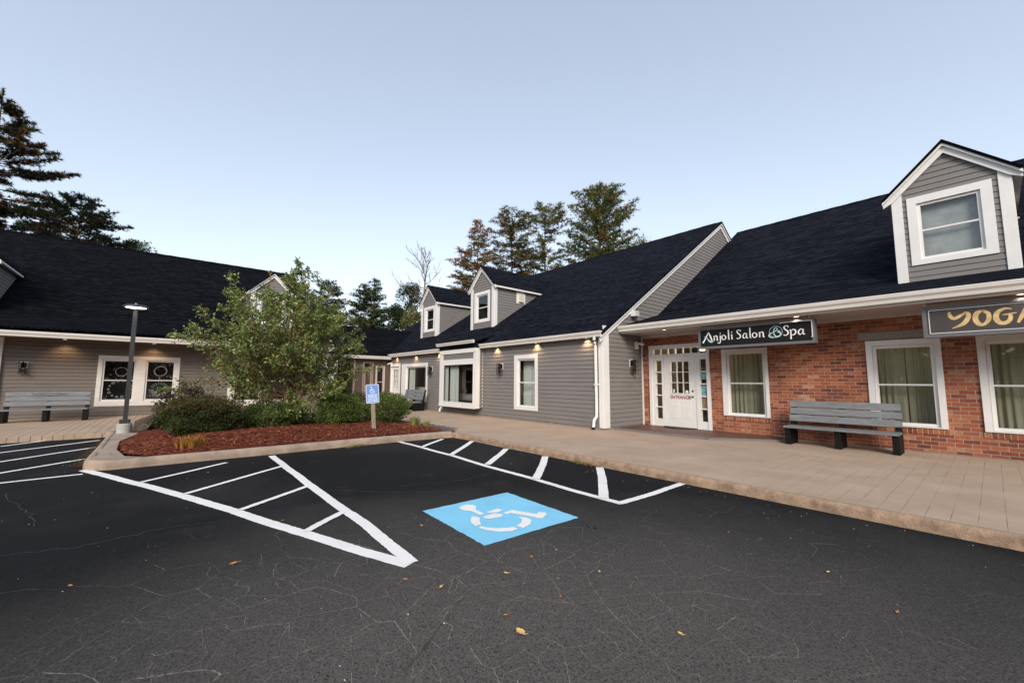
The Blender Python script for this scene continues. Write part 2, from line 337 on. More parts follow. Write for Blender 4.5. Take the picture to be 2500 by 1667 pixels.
def asphalt_mat():
    m, nt, b = newmat('sealed_cracked_asphalt'); L = nt.links.new
    tc = N(nt, 'ShaderNodeTexCoord'); src = tc.outputs['Object']
    sp = N(nt, 'ShaderNodeSeparateXYZ'); L(src, sp.inputs[0])
    n1 = N(nt, 'ShaderNodeTexNoise', inp={'Scale': .35, 'Detail': 5.0, 'Roughness': .6}); L(src, n1.inputs['Vector'])
    nf = N(nt, 'ShaderNodeTexNoise', inp={'Scale': 75.0, 'Detail': 3.0, 'Roughness': .7}); L(src, nf.inputs['Vector'])
    vo = N(nt, 'ShaderNodeTexVoronoi', inp={'Scale': 95.0}); L(src, vo.inputs['Vector'])
    # worn, cracked zone, also painted lighter as flash falloff; fades towards the island
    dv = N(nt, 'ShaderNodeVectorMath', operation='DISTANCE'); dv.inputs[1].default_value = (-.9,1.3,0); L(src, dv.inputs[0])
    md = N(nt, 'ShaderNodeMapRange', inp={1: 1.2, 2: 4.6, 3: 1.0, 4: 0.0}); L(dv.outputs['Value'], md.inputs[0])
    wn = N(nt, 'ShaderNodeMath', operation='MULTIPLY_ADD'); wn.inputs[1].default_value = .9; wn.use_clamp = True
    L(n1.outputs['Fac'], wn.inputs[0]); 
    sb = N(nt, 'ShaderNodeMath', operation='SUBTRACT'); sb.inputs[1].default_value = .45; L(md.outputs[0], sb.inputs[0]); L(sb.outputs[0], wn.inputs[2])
    worn_lit = wn.outputs[0]
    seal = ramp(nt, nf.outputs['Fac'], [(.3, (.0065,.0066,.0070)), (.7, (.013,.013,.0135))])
    wear_lit = ramp(nt, nf.outputs['Fac'], [(.30, (.021,.0195,.018)), (.42, (.074,.068,.062)), (.7, (.122,.112,.102))])
    mx = N(nt, 'ShaderNodeMix', data_type='RGBA'); L(worn_lit, mx.inputs[0]); L(seal, mx.inputs[6]); L(wear_lit, mx.inputs[7])
    # dark pits between the stones
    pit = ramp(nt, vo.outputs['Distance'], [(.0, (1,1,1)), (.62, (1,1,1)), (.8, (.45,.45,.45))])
    mp = N(nt, 'ShaderNodeMix', data_type='RGBA', blend_type='MULTIPLY'); L(worn_lit, mp.inputs[0]); L(mx.outputs[2], mp.inputs[6]); L(pit, mp.inputs[7])
    # cracks
    nd = N(nt, 'ShaderNodeTexNoise', inp={'Scale': 3.6, 'Detail': 8.0, 'Roughness': .66}); L(src, nd.inputs['Vector'])
    va = N(nt, 'ShaderNodeVectorMath', operation='MULTIPLY_ADD'); va.inputs[1].default_value = (.16,.16,.0); L(nd.outputs['Color'], va.inputs[0]); L(src, va.inputs[2])
    last = mp.outputs[2]
    nm = N(nt, 'ShaderNodeTexNoise', inp={'Scale': 1.9, 'Detail': 3.0}); L(src, nm.inputs['Vector'])
    for sc_, wd, lo, hi, lvl in ((9.5, .0016, .46, .62, .15),):
        vc = N(nt, 'ShaderNodeTexVoronoi', feature='DISTANCE_TO_EDGE', inp={'Scale': sc_}); L(va.outputs[0], vc.inputs['Vector'])
        cr = N(nt, 'ShaderNodeMapRange', inp={1: wd*sc_*.25, 2: wd*sc_, 3: 1.0, 4: 0.0}); L(vc.outputs['Distance'], cr.inputs[0])
        mk = N(nt, 'ShaderNodeMapRange', inp={1: lo, 2: hi, 3: lvl, 4: 0.08}); L(nm.outputs['Fac'], mk.inputs[0])
        if sc_ > 30: mk.inputs[3].default_value = 0.0; mk.inputs[4].default_value = lvl
        q = N(nt, 'ShaderNodeMath', operation='MULTIPLY'); L(cr.outputs[0], q.inputs[0]); L(mk.outputs[0], q.inputs[1])
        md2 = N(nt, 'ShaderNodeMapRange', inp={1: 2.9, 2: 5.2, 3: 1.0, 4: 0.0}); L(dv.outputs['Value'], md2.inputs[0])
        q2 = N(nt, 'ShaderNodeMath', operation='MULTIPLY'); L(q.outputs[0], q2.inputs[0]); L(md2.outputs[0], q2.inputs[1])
        q3 = N(nt, 'ShaderNodeMath', operation='MULTIPLY'); L(q2.outputs[0], q3.inputs[0]); L(ramp(nt, nf.outputs['Fac'], [(.35,(.4,.4,.4)),(.6,(1,1,1))]), q3.inputs[1])
        mc = N(nt, 'ShaderNodeMix', data_type='RGBA'); L(q3.outputs[0], mc.inputs[0]); L(last, mc.inputs[6]); mc.inputs[7].default_value = (.30,.28,.255,1); last = mc.outputs[2]
    # brownish stains
    n4 = N(nt, 'ShaderNodeTexNoise', inp={'Scale': .9, 'Detail': 6.0, 'Roughness': .7}); L(src, n4.inputs['Vector'])
    st = ramp(nt, n4.outputs['Fac'], [(.58, (0,0,0)), (.72, (.35,.35,.35))])
    ms = N(nt, 'ShaderNodeMix', data_type='RGBA'); L(st, ms.inputs[0]); L(last, ms.inputs[6]); ms.inputs[7].default_value = (.055,.042,.036,1)
    L(ms.outputs[2], b.inputs['Base Color'])
    b.inputs['Roughness'].default_value = .9; b.inputs['Specular IOR Level'].default_value = .12
    bp = N(nt, 'ShaderNodeBump', inp={'Strength': .55, 'Distance': .006}); L(nf.outputs['Fac'], bp.inputs['Height']); L(bp.outputs[0], b.inputs['Normal'])
    return m
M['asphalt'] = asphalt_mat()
def walk_mat(name, rot, x_lim):
    m, nt, b = newmat(name); L = nt.links.new
    tc = N(nt, 'ShaderNodeTexCoord'); mp = N(nt, 'ShaderNodeMapping'); mp.inputs['Rotation'].default_value = (0,0,rot); L(tc.outputs['Object'], mp.inputs[0]); src = tc.outputs['Object']
    n1 = N(nt, 'ShaderNodeTexNoise', inp={'Scale': 1.2, 'Detail': 7.0, 'Roughness': .65}); L(src, n1.inputs['Vector'])
    n2 = N(nt, 'ShaderNodeTexNoise', inp={'Scale': 90.0, 'Detail': 3.0, 'Roughness': .7}); L(src, n2.inputs['Vector'])
    a = N(nt, 'ShaderNodeMath', operation='MULTIPLY_ADD'); a.inputs[1].default_value = .45; L(n2.outputs['Fac'], a.inputs[0]); L(n1.outputs['Fac'], a.inputs[2])
    base = ramp(nt, a.outputs[0], [(.42, (.32,.238,.172)), (.72, (.39,.292,.214)), (1.0, (.46,.352,.265))])
    nw = N(nt, 'ShaderNodeTexNoise', inp={'Scale': 2.5, 'Detail': 3.0}); L(src, nw.inputs['Vector'])
    va = N(nt, 'ShaderNodeVectorMath', operation='MULTIPLY_ADD'); va.inputs[1].default_value = (.02,.02,0); L(nw.outputs['Color'], va.inputs[0]); L(mp.outputs[0], va.inputs[2])
    br = N(nt, 'ShaderNodeTexBrick', offset=.5)
    for k, v in {'Scale': 1.0, 'Mortar Size': .0045 if rot else .011, 'Mortar Smooth': .4, 'Brick Width': 3.6, 'Row Height': .178, 'Bias': 0.0}.items(): br.inputs[k].default_value = v
    br.inputs['Color1'].default_value = (.92,.92,.92,1); br.inputs['Color2'].default_value = (1,1,1,1); L(va.outputs[0], br.inputs['Vector'])
    nk = N(nt, 'ShaderNodeTexNoise', inp={'Scale': 1.5, 'Detail': 5.0}); L(src, nk.inputs['Vector'])
    k1 = N(nt, 'ShaderNodeMapRange', inp={1: .38, 2: .66, 3: .06 if rot else .4, 4: .6 if rot else .85}); L(nk.outputs['Fac'], k1.inputs[0])
    sp = N(nt, 'ShaderNodeSeparateXYZ'); L(src, sp.inputs[0])
    k2 = N(nt, 'ShaderNodeMapRange', inp={1: x_lim-1.5, 2: x_lim+1.2, 3: 0.06, 4: 1.0}); L(sp.outputs['X'], k2.inputs[0])
    k3 = N(nt, 'ShaderNodeMapRange', inp={1: -14.9, 2: -14.5, 3: 1.0, 4: 0.0}); L(sp.outputs['X'], k3.inputs[0])
    k4 = N(nt, 'ShaderNodeMath', operation='MAXIMUM'); L(k2.outputs[0], k4.inputs[0]); k4.inputs[1].default_value = 0.0
    if rot == 0: L(k3.outputs[0], k4.inputs[1])
    q = N(nt, 'ShaderNodeMath', operation='MULTIPLY'); L(br.outputs['Fac'], q.inputs[0]); L(k1.outputs[0], q.inputs[1])
    q2 = N(nt, 'ShaderNodeMath', operation='MULTIPLY'); L(q.outputs[0], q2.inputs[0]); L(k4.outputs[0], q2.inputs[1])
    mx = N(nt, 'ShaderNodeMix', data_type='RGBA'); L(q2.outputs[0], mx.inputs[0]); L(base, mx.inputs[6]); mx.inputs[7].default_value = (.09,.065,.05,1)
    L(mx.outputs[2], b.inputs['Base Color']); b.inputs['Roughness'].default_value = .9; b.inputs['Specular IOR Level'].default_value = .2
    h = N(nt, 'ShaderNodeMath', operation='MULTIPLY_ADD'); h.inputs[1].default_value = -1.0; L(q2.outputs[0], h.inputs[0]); L(n2.outputs['Fac'], h.inputs[2])
    bp = N(nt, 'ShaderNodeBump', inp={'Strength': .5, 'Distance': .006}); L(h.outputs[0], bp.inputs['Height']); L(bp.outputs[0], b.inputs['Normal'])
    return m
M['walk'] = walk_mat('stamped_tan_concrete', PI/2, -3.5)
M['walk_c'] = walk_mat('stamped_tan_concrete_boards', 0, -40)
M['curb'] = pmat('sandy_orange_concrete_curb', (.31,.21,.14), .95, .4, 7, .9, 45)
M['curb_isl'] = pmat('grey_tan_concrete_curb', (.32,.24,.18), .9, .3, 3, .5, 70)
M['mulch'] = pmat('red_bark_mulch', (.125,.036,.023), .98, .6, 45, 1.0, 60, spec=.05)
M['chip1'] = pmat('red_bark_chip', (.20,.060,.035), .95, .3, 9, spec=.05)
M['chip2'] = pmat('dark_bark_chip', (.07,.018,.010), .95, .3, 9, spec=.05)
M['chip3'] = pmat('pale_wood_chip', (.36,.18,.10), .95, .3, 9, spec=.05)
def paint_mat(name, col):
    m, nt, b = newmat(name); L = nt.links.new
    tc = N(nt, 'ShaderNodeTexCoord'); src = tc.outputs['Object']
    n1 = N(nt, 'ShaderNodeTexNoise', inp={'Scale': 110.0, 'Detail': 3.0, 'Roughness': .7}); L(src, n1.inputs['Vector'])
    n2 = N(nt, 'ShaderNodeTexNoise', inp={'Scale': 3.0, 'Detail': 5.0}); L(src, n2.inputs['Vector'])
    a = N(nt, 'ShaderNodeMath', operation='MULTIPLY_ADD'); a.inputs[1].default_value = .6; L(n2.outputs['Fac'], a.inputs[0]); L(n1.outputs['Fac'], a.inputs[2])
    L(ramp(nt, a.outputs[0], [(.50, (.05,.05,.05)), (.60, [c*.84 for c in col]), (1.0, col)]), b.inputs['Base Color'])
    b.inputs['Roughness'].default_value = .75; b.inputs['Specular IOR Level'].default_value = .2
    bp = N(nt, 'ShaderNodeBump', inp={'Strength': .5, 'Distance': .005}); L(n1.outputs['Fac'], bp.inputs['Height']); L(bp.outputs[0], b.inputs['Normal'])
    return m
M['paint_white'] = paint_mat('white_road_paint', (.84,.82,.79)); M['paint_blue'] = paint_mat('light_blue_road_paint', (.24,.60,.82))
def leafmat(name, col, trans=.25, rough=.55):
    m, nt, b = newmat(name); L = nt.links.new
    tc = N(nt, 'ShaderNodeTexCoord'); nz = N(nt, 'ShaderNodeTexNoise', inp={'Scale': 2.2, 'Detail': 4.0}); L(tc.outputs['Object'], nz.inputs['Vector'])
    c = ramp(nt, nz.outputs['Fac'], [(.3, [x*.72 for x in col]), (.7, [min(1, x*1.3) for x in col])])
    L(c, b.inputs['Base Color']); b.inputs['Roughness'].default_value = rough; b.inputs['Specular IOR Level'].default_value = .16
    tr = N(nt, 'ShaderNodeBsdfTranslucent'); L(c, tr.inputs[0]); mx = N(nt, 'ShaderNodeMixShader', inp={0: trans})
    L(b.outputs[0], mx.inputs[1]); L(tr.outputs[0], mx.inputs[2]); L(mx.outputs[0], nt.nodes['Material Output'].inputs[0]); return m
LF = {k: leafmat('leaf_'+k, c) for k, c in dict(
    birch_a=(.19,.235,.065), birch_b=(.33,.38,.15), birch_c=(.11,.155,.045), birch_y=(.24,.19,.04), orange=(.42,.17,.03),
    box_a=(.11,.175,.035), box_b=(.19,.25,.07), box_c=(.045,.08,.02), box_r=(.12,.07,.035),
    bar_a=(.055,.082,.025), bar_b=(.105,.078,.03), bar_c=(.028,.046,.016), purple=(.055,.016,.018), purple_g=(.04,.045,.02),
    pine_a=(0.075,0.1,0.032), pine_b=(0.12,0.145,0.045), pine_y=(0.22,0.185,0.045), pine_o=(0.3,0.12,0.035), pine_r=(0.26,0.075,0.04), pine_d=(0.018,0.025,0.014), pine_do=(.06,.025,.012),
    grass_o=(.40,.17,.03), grass_y=(.36,.32,.08), grass_g=(.13,.19,.05), weed_r=(.28,.07,.03), dry=(.2,.11,.05)).items()}
M['bark_birch'] = pmat('peeling_reddish_bark', (.3,.15,.1), .8, .45, 12, .6, 40)
M['bark'] = pmat('grey_brown_bark', (.07,.05,.038), .9, .3, 5, .5, 25)
M['bark_dead'] = pmat('pale_dead_wood', (.2,.165,.14), .9, .25, 5, .4, 25)
M['stone'] = pmat('grey_brown_fieldstone', (.075,.06,.047), .9, .62, 9, 1.0, 12, spec=.1)
M['gravel'] = pmat('grey_slate_gravel', (.085,.085,.095), .8, .6, 40, .8, 70)
M['leaf_dry_o'] = pmat('dry_orange_leaf', (.5,.2,.05), .7, .2, 30)
M['leaf_dry_y'] = pmat('dry_yellow_leaf', (.62,.42,.14), .7, .2, 30)
M['speck'] = pmat('pale_litter', (.5,.42,.36), .8, .3, 30)

# ------------------------------------------------------------------ ground, pavement, markings
LZ = -.13
random.seed(3)
mb = MB(); mb.face([(-150,-110,LZ),(150,-110,LZ),(150,150,LZ),(-150,150,LZ)])
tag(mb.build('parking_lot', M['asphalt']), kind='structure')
# sidewalk in front of the brick and the middle building
def ngon_slab(name, poly, z0, z1, mat):
    mb = MB(); mb.prism(poly, z0, z1); return tag(mb.build(name, mat), kind='structure')
ngon_slab('sidewalk', [(12,5.864),(12,11.36),(-7.05,11.36),(-7.05,9.36),(-14.68,9.36),(-14.68,6.14),(-9.6,6.14),(-9.3,5.92),(-8.6,5.894),(-7.4,5.854),(-6,5.864)], LZ-.05, 0, M['walk'])
ngon_slab('sidewalk', [(-14.684,-22),(-14.684,9.36),(-21.36,9.36),(-21.36,5.8),(-20.78,5.8),(-20.78,-22)], LZ-.05, 0, M['walk_c'])
def sweep_curb(name, path, top, mat, w=.15):
    mb = MB(); path = [V((a,b,0)) for a,b in path]
    # resample
    pts = []
    for a, b in zip(path[:-1], path[1:]):
        n = max(1, int((b-a).length/.25))
        for k in range(n): pts.append(a.lerp(b, k/n))
    pts.append(path[-1]); rings = []
    for i, p in enumerate(pts):
        t = (pts[min(i+1,len(pts)-1)]-pts[max(i-1,0)]).normalized(); nrm = V((t.y,-t.x,0))   # right-hand side = away from the lot
        j = noise.noise(p*1.3)*.012; k = noise.noise(p*4)*.006
        zt = top+k*.5
        prof = [(0+j*.6,LZ-.02),(.004+j,LZ+.06),(.012+j,zt-.035),(.03+k,zt-.010),(.06,zt),(w,zt),(w+.002,LZ-.02)]
        rings.append([V((p.x+nrm.x*a, p.y+nrm.y*a, z)) for a, z in prof])
    for r0, r1 in zip(rings[:-1], rings[1:]):
        for k in range(len(r0)-1): mb.face([r0[k], r1[k], r1[k+1], r0[k+1]])
    mb.face(rings[0][::-1]); mb.face(rings[-1])
    o = mb.build(name, mat, smooth=True, merge=True)
    return tag(o, kind='structure')
sweep_curb('curb', [(-9.26,5.80),(-8.6,5.86),(-7.4,5.82),(-6,5.83),(-1.8,5.83),(12,5.83)][::-1], .003, M['curb'], .036)
arc = [(-9.82+.45*math.cos(a), -.5-.45*math.sin(a)) for a in [PI/2*k/8 for k in range(9)]]
sweep_curb('curb', [(-9.24,5.79),(-9.31,5.5),(-9.36,4.6)]+[(-9.37+.02*math.sin(y),y) for y in (3.5,2.4,1.2,.3)]+arc+[(-11.5,-.96),(-13,-.98),(-14.55,-1.0),(-14.70,-1.1)], .022, M['curb_isl'], .13)
sweep_curb('curb', [(-14.66,-1.14),(-14.70,-2),(-14.72,-4),(-14.72,-22)], .006, M['curb_isl'], .05)
# concrete strip on the left side of the island (a wide flat end by the lamp)
ngon_slab('pavement_edge', [(-14.67,-.86),(-9.86,-.86),(-9.62,-.78),(-9.5,-.5),(-9.5,-.2),(-9.75,-.45),(-10.8,-.62),(-12.2,-.66),(-13.4,-.45),(-14.67,-.4)], LZ, .022, M['curb_isl'])

def ribbon(mb, pts, w, z, jit=.004):
    pts = [V((a,b,0)) for a,b in pts]; q = []
    for a, b in zip(pts[:-1], pts[1:]):
        n = max(1, int((b-a).length/.035))
        for k in range(n): q.append(a.lerp(b, k/n))
    q.append(pts[-1]); L = []; R = []
    for i, p in enumerate(q):
        t = (q[min(i+1,len(q)-1)]-q[max(i-1,0)]).normalized(); n = V((-t.y,t.x,0))
        wob = noise.noise(p*1.1)*.02
        L.append(p+n*(w/2+random.uniform(-jit,jit)+wob)); R.append(p-n*(w/2+random.uniform(-jit,jit)-wob))
    for i in range(len(q)-1): mb.face([(R[i].x,R[i].y,z),(R[i+1].x,R[i+1].y,z),(L[i+1].x,L[i+1].y,z),(L[i].x,L[i].y,z)])
def lines(name, items, z):
    mb = MB()
    for pts, w in items: ribbon(mb, pts, w, z)
    return tag(mb.build(name, M['paint_white']), kind='structure')
PZ = LZ+.004
lines('parking_lines', [([(-9.62,-.9),(-8.36,-.40),(-7.4,.0),(-6.75,.26),(-5.56,.69),(-4.5,1.06),(-3.6,1.39),(-3.12,1.59)], .125)], PZ)
lines('parking_lines', [([(-9.15,1.665),(-7.9,1.65),(-5.9,1.64),(-4.2,1.645),(-3.13,1.615)], .115)], PZ+.004)
lines('parking_lines', [([(-7.94,-.17),(-8.87,.92)], .08), ([(-6.8,.29),(-7.92,1.6)], .08), ([(-5.58,.74),(-6.25,1.6)], .08), ([(-4.40,1.14),(-4.78,1.6)], .085)], PZ+.008)
lines('parking_lines', [([(-14.05,-2.64),(-14.77,-2.04)], .09), ([(-11.9,-3.45),(-12.87,-2.41),(-14.04,-1.11)], .09), ([(-10.5,-3.2),(-11.47,-2.14),(-12.66,-1.06)], .09),
      ([(-9.1,-2.9),(-10.11,-1.87),(-10.93,-1.05)], .09), ([(-8.4,-2.6),(-9.15,-1.70),(-9.23,-.88)], .085)], PZ)
lines('parking_lines', [([(-9.54,4.40),(-8.14,4.42),(-6.97,4.41),(-5.74,4.34),(-4.59,4.33),(-3.78,4.28),(-3.0,4.30)], .105), ], PZ)
lines('parking_lines', [([(-3.02,4.27),(-3.0,5.05),(-3.0,5.80)], .1)], PZ+.004)
lines('parking_lines', [([(-8.26,4.4),(-9.08,5.42)], .1), ([(-7.03,4.39),(-7.5,4.9),(-8.32,5.80)], .11), ([(-5.85,4.4),(-6.45,5.18),(-6.93,5.74)], .12), ([(-4.53,4.33),(-5.2,5.12),(-5.76,5.76)], .125), ([(-3.26,4.29),(-3.88,5.06),(-4.46,5.75)], .125)], PZ+.008)
# network of fine open cracks in the worn part of the lot
M['crack'] = pmat('pale_grit_filled_crack', (.18,.165,.145), .95, .45, 14, spec=.1)
rc = random.Random(17)
def voro(cell, x0, x1, y0, y1, seed):
    q = random.Random(seed); ni, nj = int((x1-x0)/cell)+1, int((y1-y0)/cell)+1; P = {}
    for a in range(-2, ni+2):
        for b in range(-2, nj+2): P[a,b] = (x0+(a+q.random()*.95)*cell, y0+(b+q.random()*.95)*cell)
    E_ = {}
    for a in range(ni):
        for b in range(nj):
            cx, cy = P[a,b]; poly = [(cx-2*cell,cy-2*cell),(cx+2*cell,cy-2*cell),(cx+2*cell,cy+2*cell),(cx-2*cell,cy+2*cell)]
            for u in range(-2, 3):
                for v in range(-2, 3):
                    if (u or v) and (a+u,b+v) in P:
                        px, py = P[a+u,b+v]; mx_, my_ = (px+cx)/2, (py+cy)/2; dx, dy = px-cx, py-cy; new = []
                        for k in range(len(poly)):
                            A_, B_ = poly[k], poly[(k+1)%len(poly)]; da = (A_[0]-mx_)*dx+(A_[1]-my_)*dy; db = (B_[0]-mx_)*dx+(B_[1]-my_)*dy
                            if da <= 0: new.append(A_)
                            if da*db < 0: t = da/(da-db); new.append((A_[0]+(B_[0]-A_[0])*t, A_[1]+(B_[1]-A_[1])*t))
                        poly = new
                        if not poly: break
                if not poly: break
            for k in range(len(poly)):
                A_, B_ = poly[k], poly[(k+1)%len(poly)]
                if math.hypot(A_[0]-B_[0], A_[1]-B_[1]) < .012: continue
                key = tuple(sorted(((round(A_[0],3),round(A_[1],3)),(round(B_[0],3),round(B_[1],3))))); E_[key] = 1
    return list(E_)
def warp(p):
    v = V((p[0],p[1],0)); return v+V((noise.noise(v*2.2), noise.noise(v*2.2+V((0,0,7))), 0))*.05
mb = MB()
def crack(a, b, w0):
    n = max(3, int((b-a).length/.014)); t = (b-a).normalized(); nn = V((-t.y,t.x,0)); off = [0]*(n+1); o_ = 0
    for k in range(1, n): o_ = o_*.75+rc.gauss(0,.0024); off[k] = o_*math.sin(PI*k/n)**.5
    pv = None; am = rc.uniform(-.008,.008)
    for k in range(n+1):
        f = k/n; p = a.lerp(b, f)+nn*(off[k]+am*math.sin(PI*f)); w_ = w0*rc.choice((.35,.6,.9,1.1,1.5))
        if pv and rc.random() > .025: mb.face([(pv[0].x+nn.x*pv[1],pv[0].y+nn.y*pv[1],LZ+.0012),(pv[0].x-nn.x*pv[1],pv[0].y-nn.y*pv[1],LZ+.0012),(p.x-nn.x*w_,p.y-nn.y*w_,LZ+.0012),(p.x+nn.x*w_,p.y+nn.y*w_,LZ+.0012)])
        pv = (p, w_)
for cell_, seed_, wk, keep in ((.34, 3, 1.0, 1.0), (.19, 4, .62, .5)):
    for A_, B_ in voro(cell_, -6.2, 1.6, -1.6, 5.6, seed_):
        a, b_ = warp(A_), warp(B_); m_ = (a+b_)/2
        d1 = math.hypot(m_.x+2.2, m_.y-1.4); d2 = math.hypot((m_.x+1.3)*.8, m_.y-3.8)
        pr = max(min(1.0, math.exp(-(d1/2.1)**2)*1.5), .6*math.exp(-(d2/1.3)**2), .5*math.exp(-(math.hypot(m_.x+3.8, m_.y-.4)/1.5)**2))
        nz_ = noise.noise(m_*(.9 if keep == 1 else 1.7)+V((3,0,seed_)))
        if m_.y > 5.5 or pr+nz_*.75 < (.40 if keep == 1 else .62) or rc.random() < .07: continue
        pr *= keep
        if -4.35 < m_.x < -2.9 and 2.2 < m_.y < 3.6 or (m_.x < -2.95 and m_.y < 1.8 and m_.y > 1.8+(m_.x+2.95)*.42): continue
        crack(a, b_, (.0007+.0011*min(1,pr/keep))*wk*rc.choice((.5,.8,1,1.2,1.8)))
tag(mb.build('asphalt_cracks', M['crack']), kind='structure')
# painted accessible symbol
mb = MB()
c = [(-4.27,2.31),(-3.04,2.27),(-3.0,3.50),(-4.26,3.54)]; edge = []
for i in range(4):
    a, b = V(c[i]), V(c[(i+1)%4])
    for k in range(30):
        p = a.lerp(b, k/30); edge.append((p.x+random.uniform(-.006,.006), p.y+random.uniform(-.006,.006), PZ))
mb.face(edge)
sym = {'head': [(-4.096, 2.687), (-4.144, 2.753), (-4.138, 2.821), (-4.082, 2.872), (-4.006, 2.863), (-3.913, 2.789), (-3.743, 2.789), (-3.736, 2.723), (-3.9, 2.726), (-3.971, 2.68), (-4.034, 2.665)],
'back': [(-3.768, 2.833), (-3.791, 3.01), (-3.714, 3.024), (-3.68, 2.941), (-3.723, 2.843)],
'seat': [(-3.666, 2.714), (-3.679, 2.882), (-3.577, 2.932), (-3.538, 2.848), (-3.572, 2.723), (-3.619, 2.694)],
'leg': [(-3.628, 2.966), (-3.65, 3.11), (-3.591, 3.126), (-3.361, 3.224), (-3.402, 3.279), (-3.356, 3.335), (-3.295, 3.319), (-3.226, 3.171), (-3.266, 3.137), (-3.316, 3.133), (-3.578, 3.019), (-3.574, 2.965)],
'w1': [(-3.759, 2.637), (-3.662, 2.67), (-3.603, 2.618), (-3.489, 2.559), (-3.488, 2.484), (-3.593, 2.51), (-3.697, 2.571)],
'w2': [(-3.453, 2.527), (-3.381, 2.553), (-3.301, 2.614), (-3.233, 2.72), (-3.224, 2.767), (-3.155, 2.766), (-3.146, 2.682), (-3.207, 2.574), (-3.32, 2.507), (-3.422, 2.479)],
'w3': [(-3.425, 3.008), (-3.355, 3.057), (-3.261, 3.047), (-3.176, 2.952), (-3.139, 2.822), (-3.229, 2.812), (-3.272, 2.919), (-3.334, 2.978)]}
for k, poly in sym.items(): mb.face([(a,b,PZ+.004) for a,b in poly], 1)
tag(mb.build('painted_accessible_symbol', [M['paint_blue'], M['paint_white']]), kind='structure')
# tar seams / worn cracks lying on the asphalt
mb = MB()
M['seam'] = pmat('dark_brown_filled_seam', (.06,.043,.035), .85, .5, 12, .5, 60)
M['seam_wet'] = pmat('dark_damp_seam', (.015,.015,.016), .5, .4, 12, .5, 60)
ribbon(mb, [(-2.46,1.70),(-2.38,1.57),(-2.29,1.42),(-2.24,1.33),(-2.13,1.19),(-2.06,1.06),(-1.97,.97),(-1.7,.6)], .016, LZ+.0015, .006)
tag(mb.build('asphalt_seam', M['seam']), kind='structure')
mb = MB(); rs = random.Random(8)
def wander(pts, a=.05):
    q = []
    for p0, p1 in zip(pts[:-1], pts[1:]):
        for k in range(8): f = k/8; q.append((p0[0]+(p1[0]-p0[0])*f+rs.gauss(0,a*.35), p0[1]+(p1[1]-p0[1])*f+rs.gauss(0,a*.35)))
    return q+[pts[-1]]
for pts, w in (([(-8.3,-1.5),(-7.2,-1.15),(-6.3,-.9)], .008), ([(-5.5,-1.1),(-5.3,-.5),(-5.42,.1),(-5.25,.6)], .011), ([(-5.9,1.75),(-5.4,2.2),(-5.0,2.7),(-4.66,3.1)], .008), ([(-3.1,3.52),(-2.9,3.42),(-2.75,3.36),(-2.6,3.46),(-2.5,3.8),(-2.6,4.4)], .02), ([(-5.5,2.6),(-5.2,3.3),(-5.3,4.1)], .008), ([(-1.9,4.6),(-1.5,4.9),(-.9,4.9)], .006), ([(-4.6,-.9),(-4.2,-.2),(-4.4,.5)], .006)):
    ribbon(mb, wander(pts), w, LZ+.0015, .004)
tag(mb.build('asphalt_seam', M['seam_wet']), kind='structure')

# ------------------------------------------------------------------ building parts
def window(F, par, o, g, mid=None, d=0, name='window', wm='white', gm='glass', jamb=.08, low=None, sashw=.055):
    """o outer casing rect, g glass rect (s0,s1,z0,z1) -> window > sash, pane"""
    i = (g[0]-sashw, g[1]+sashw, g[2]-sashw, g[3]+sashw)
    mb = MB(); fring(mb, F, o, i, d-jamb, d+.034)
    w = mb.build(name, M[wm], par)
    mb = MB(); fring(mb, F, i, g, d-jamb+.004, d-.012)
    e = .012; fring(mb, F, (i[0]+.004,i[1]-.004,i[2]+.004,i[3]-.004), (i[0]+e,i[1]-e,i[2]+e,i[3]-e), d-.012, d+.01)
    if mid: fbox(mb, F, g[0]-.002, g[1]+.002, mid-.017, mid+.017, d-.055, d-.018)
    mb.build('sash', M[wm], w)
    mb = MB(); fquad(mb, F, g[0]-.01, g[1]+.01, g[2]-.01, g[3]+.01, d-.045)
    mb.build('pane', M[gm], w)
    return (i[0]-.02, i[1]+.02, i[2]-.02, i[3]+.02)
def hole_of(g, sashw=.055): return (g[0]-sashw-.02, g[1]+sashw+.02, g[2]-sashw-.02, g[3]+sashw+.02)
def room(F, par, s0, s1, z0, z1, depth, mat, d0=-.085, name='room_interior'):
    mb = MB(); P = F.p; d1 = d0-depth
    mb.face([P(s0,z0,d0),P(s1,z0,d0),P(s1,z0,d1),P(s0,z0,d1)]); mb.face([P(s0,z1,d0),P(s0,z1,d1),P(s1,z1,d1),P(s1,z1,d0)])
    mb.face([P(s0,z0,d1),P(s1,z0,d1),P(s1,z1,d1),P(s0,z1,d1)]); mb.face([P(s0,z0,d0),P(s0,z0,d1),P(s0,z1,d1),P(s0,z1,d0)]); mb.face([P(s1,z0,d0),P(s1,z1,d0),P(s1,z1,d1),P(s1,z0,d1)])
    return mb.build(name, M[mat], par)
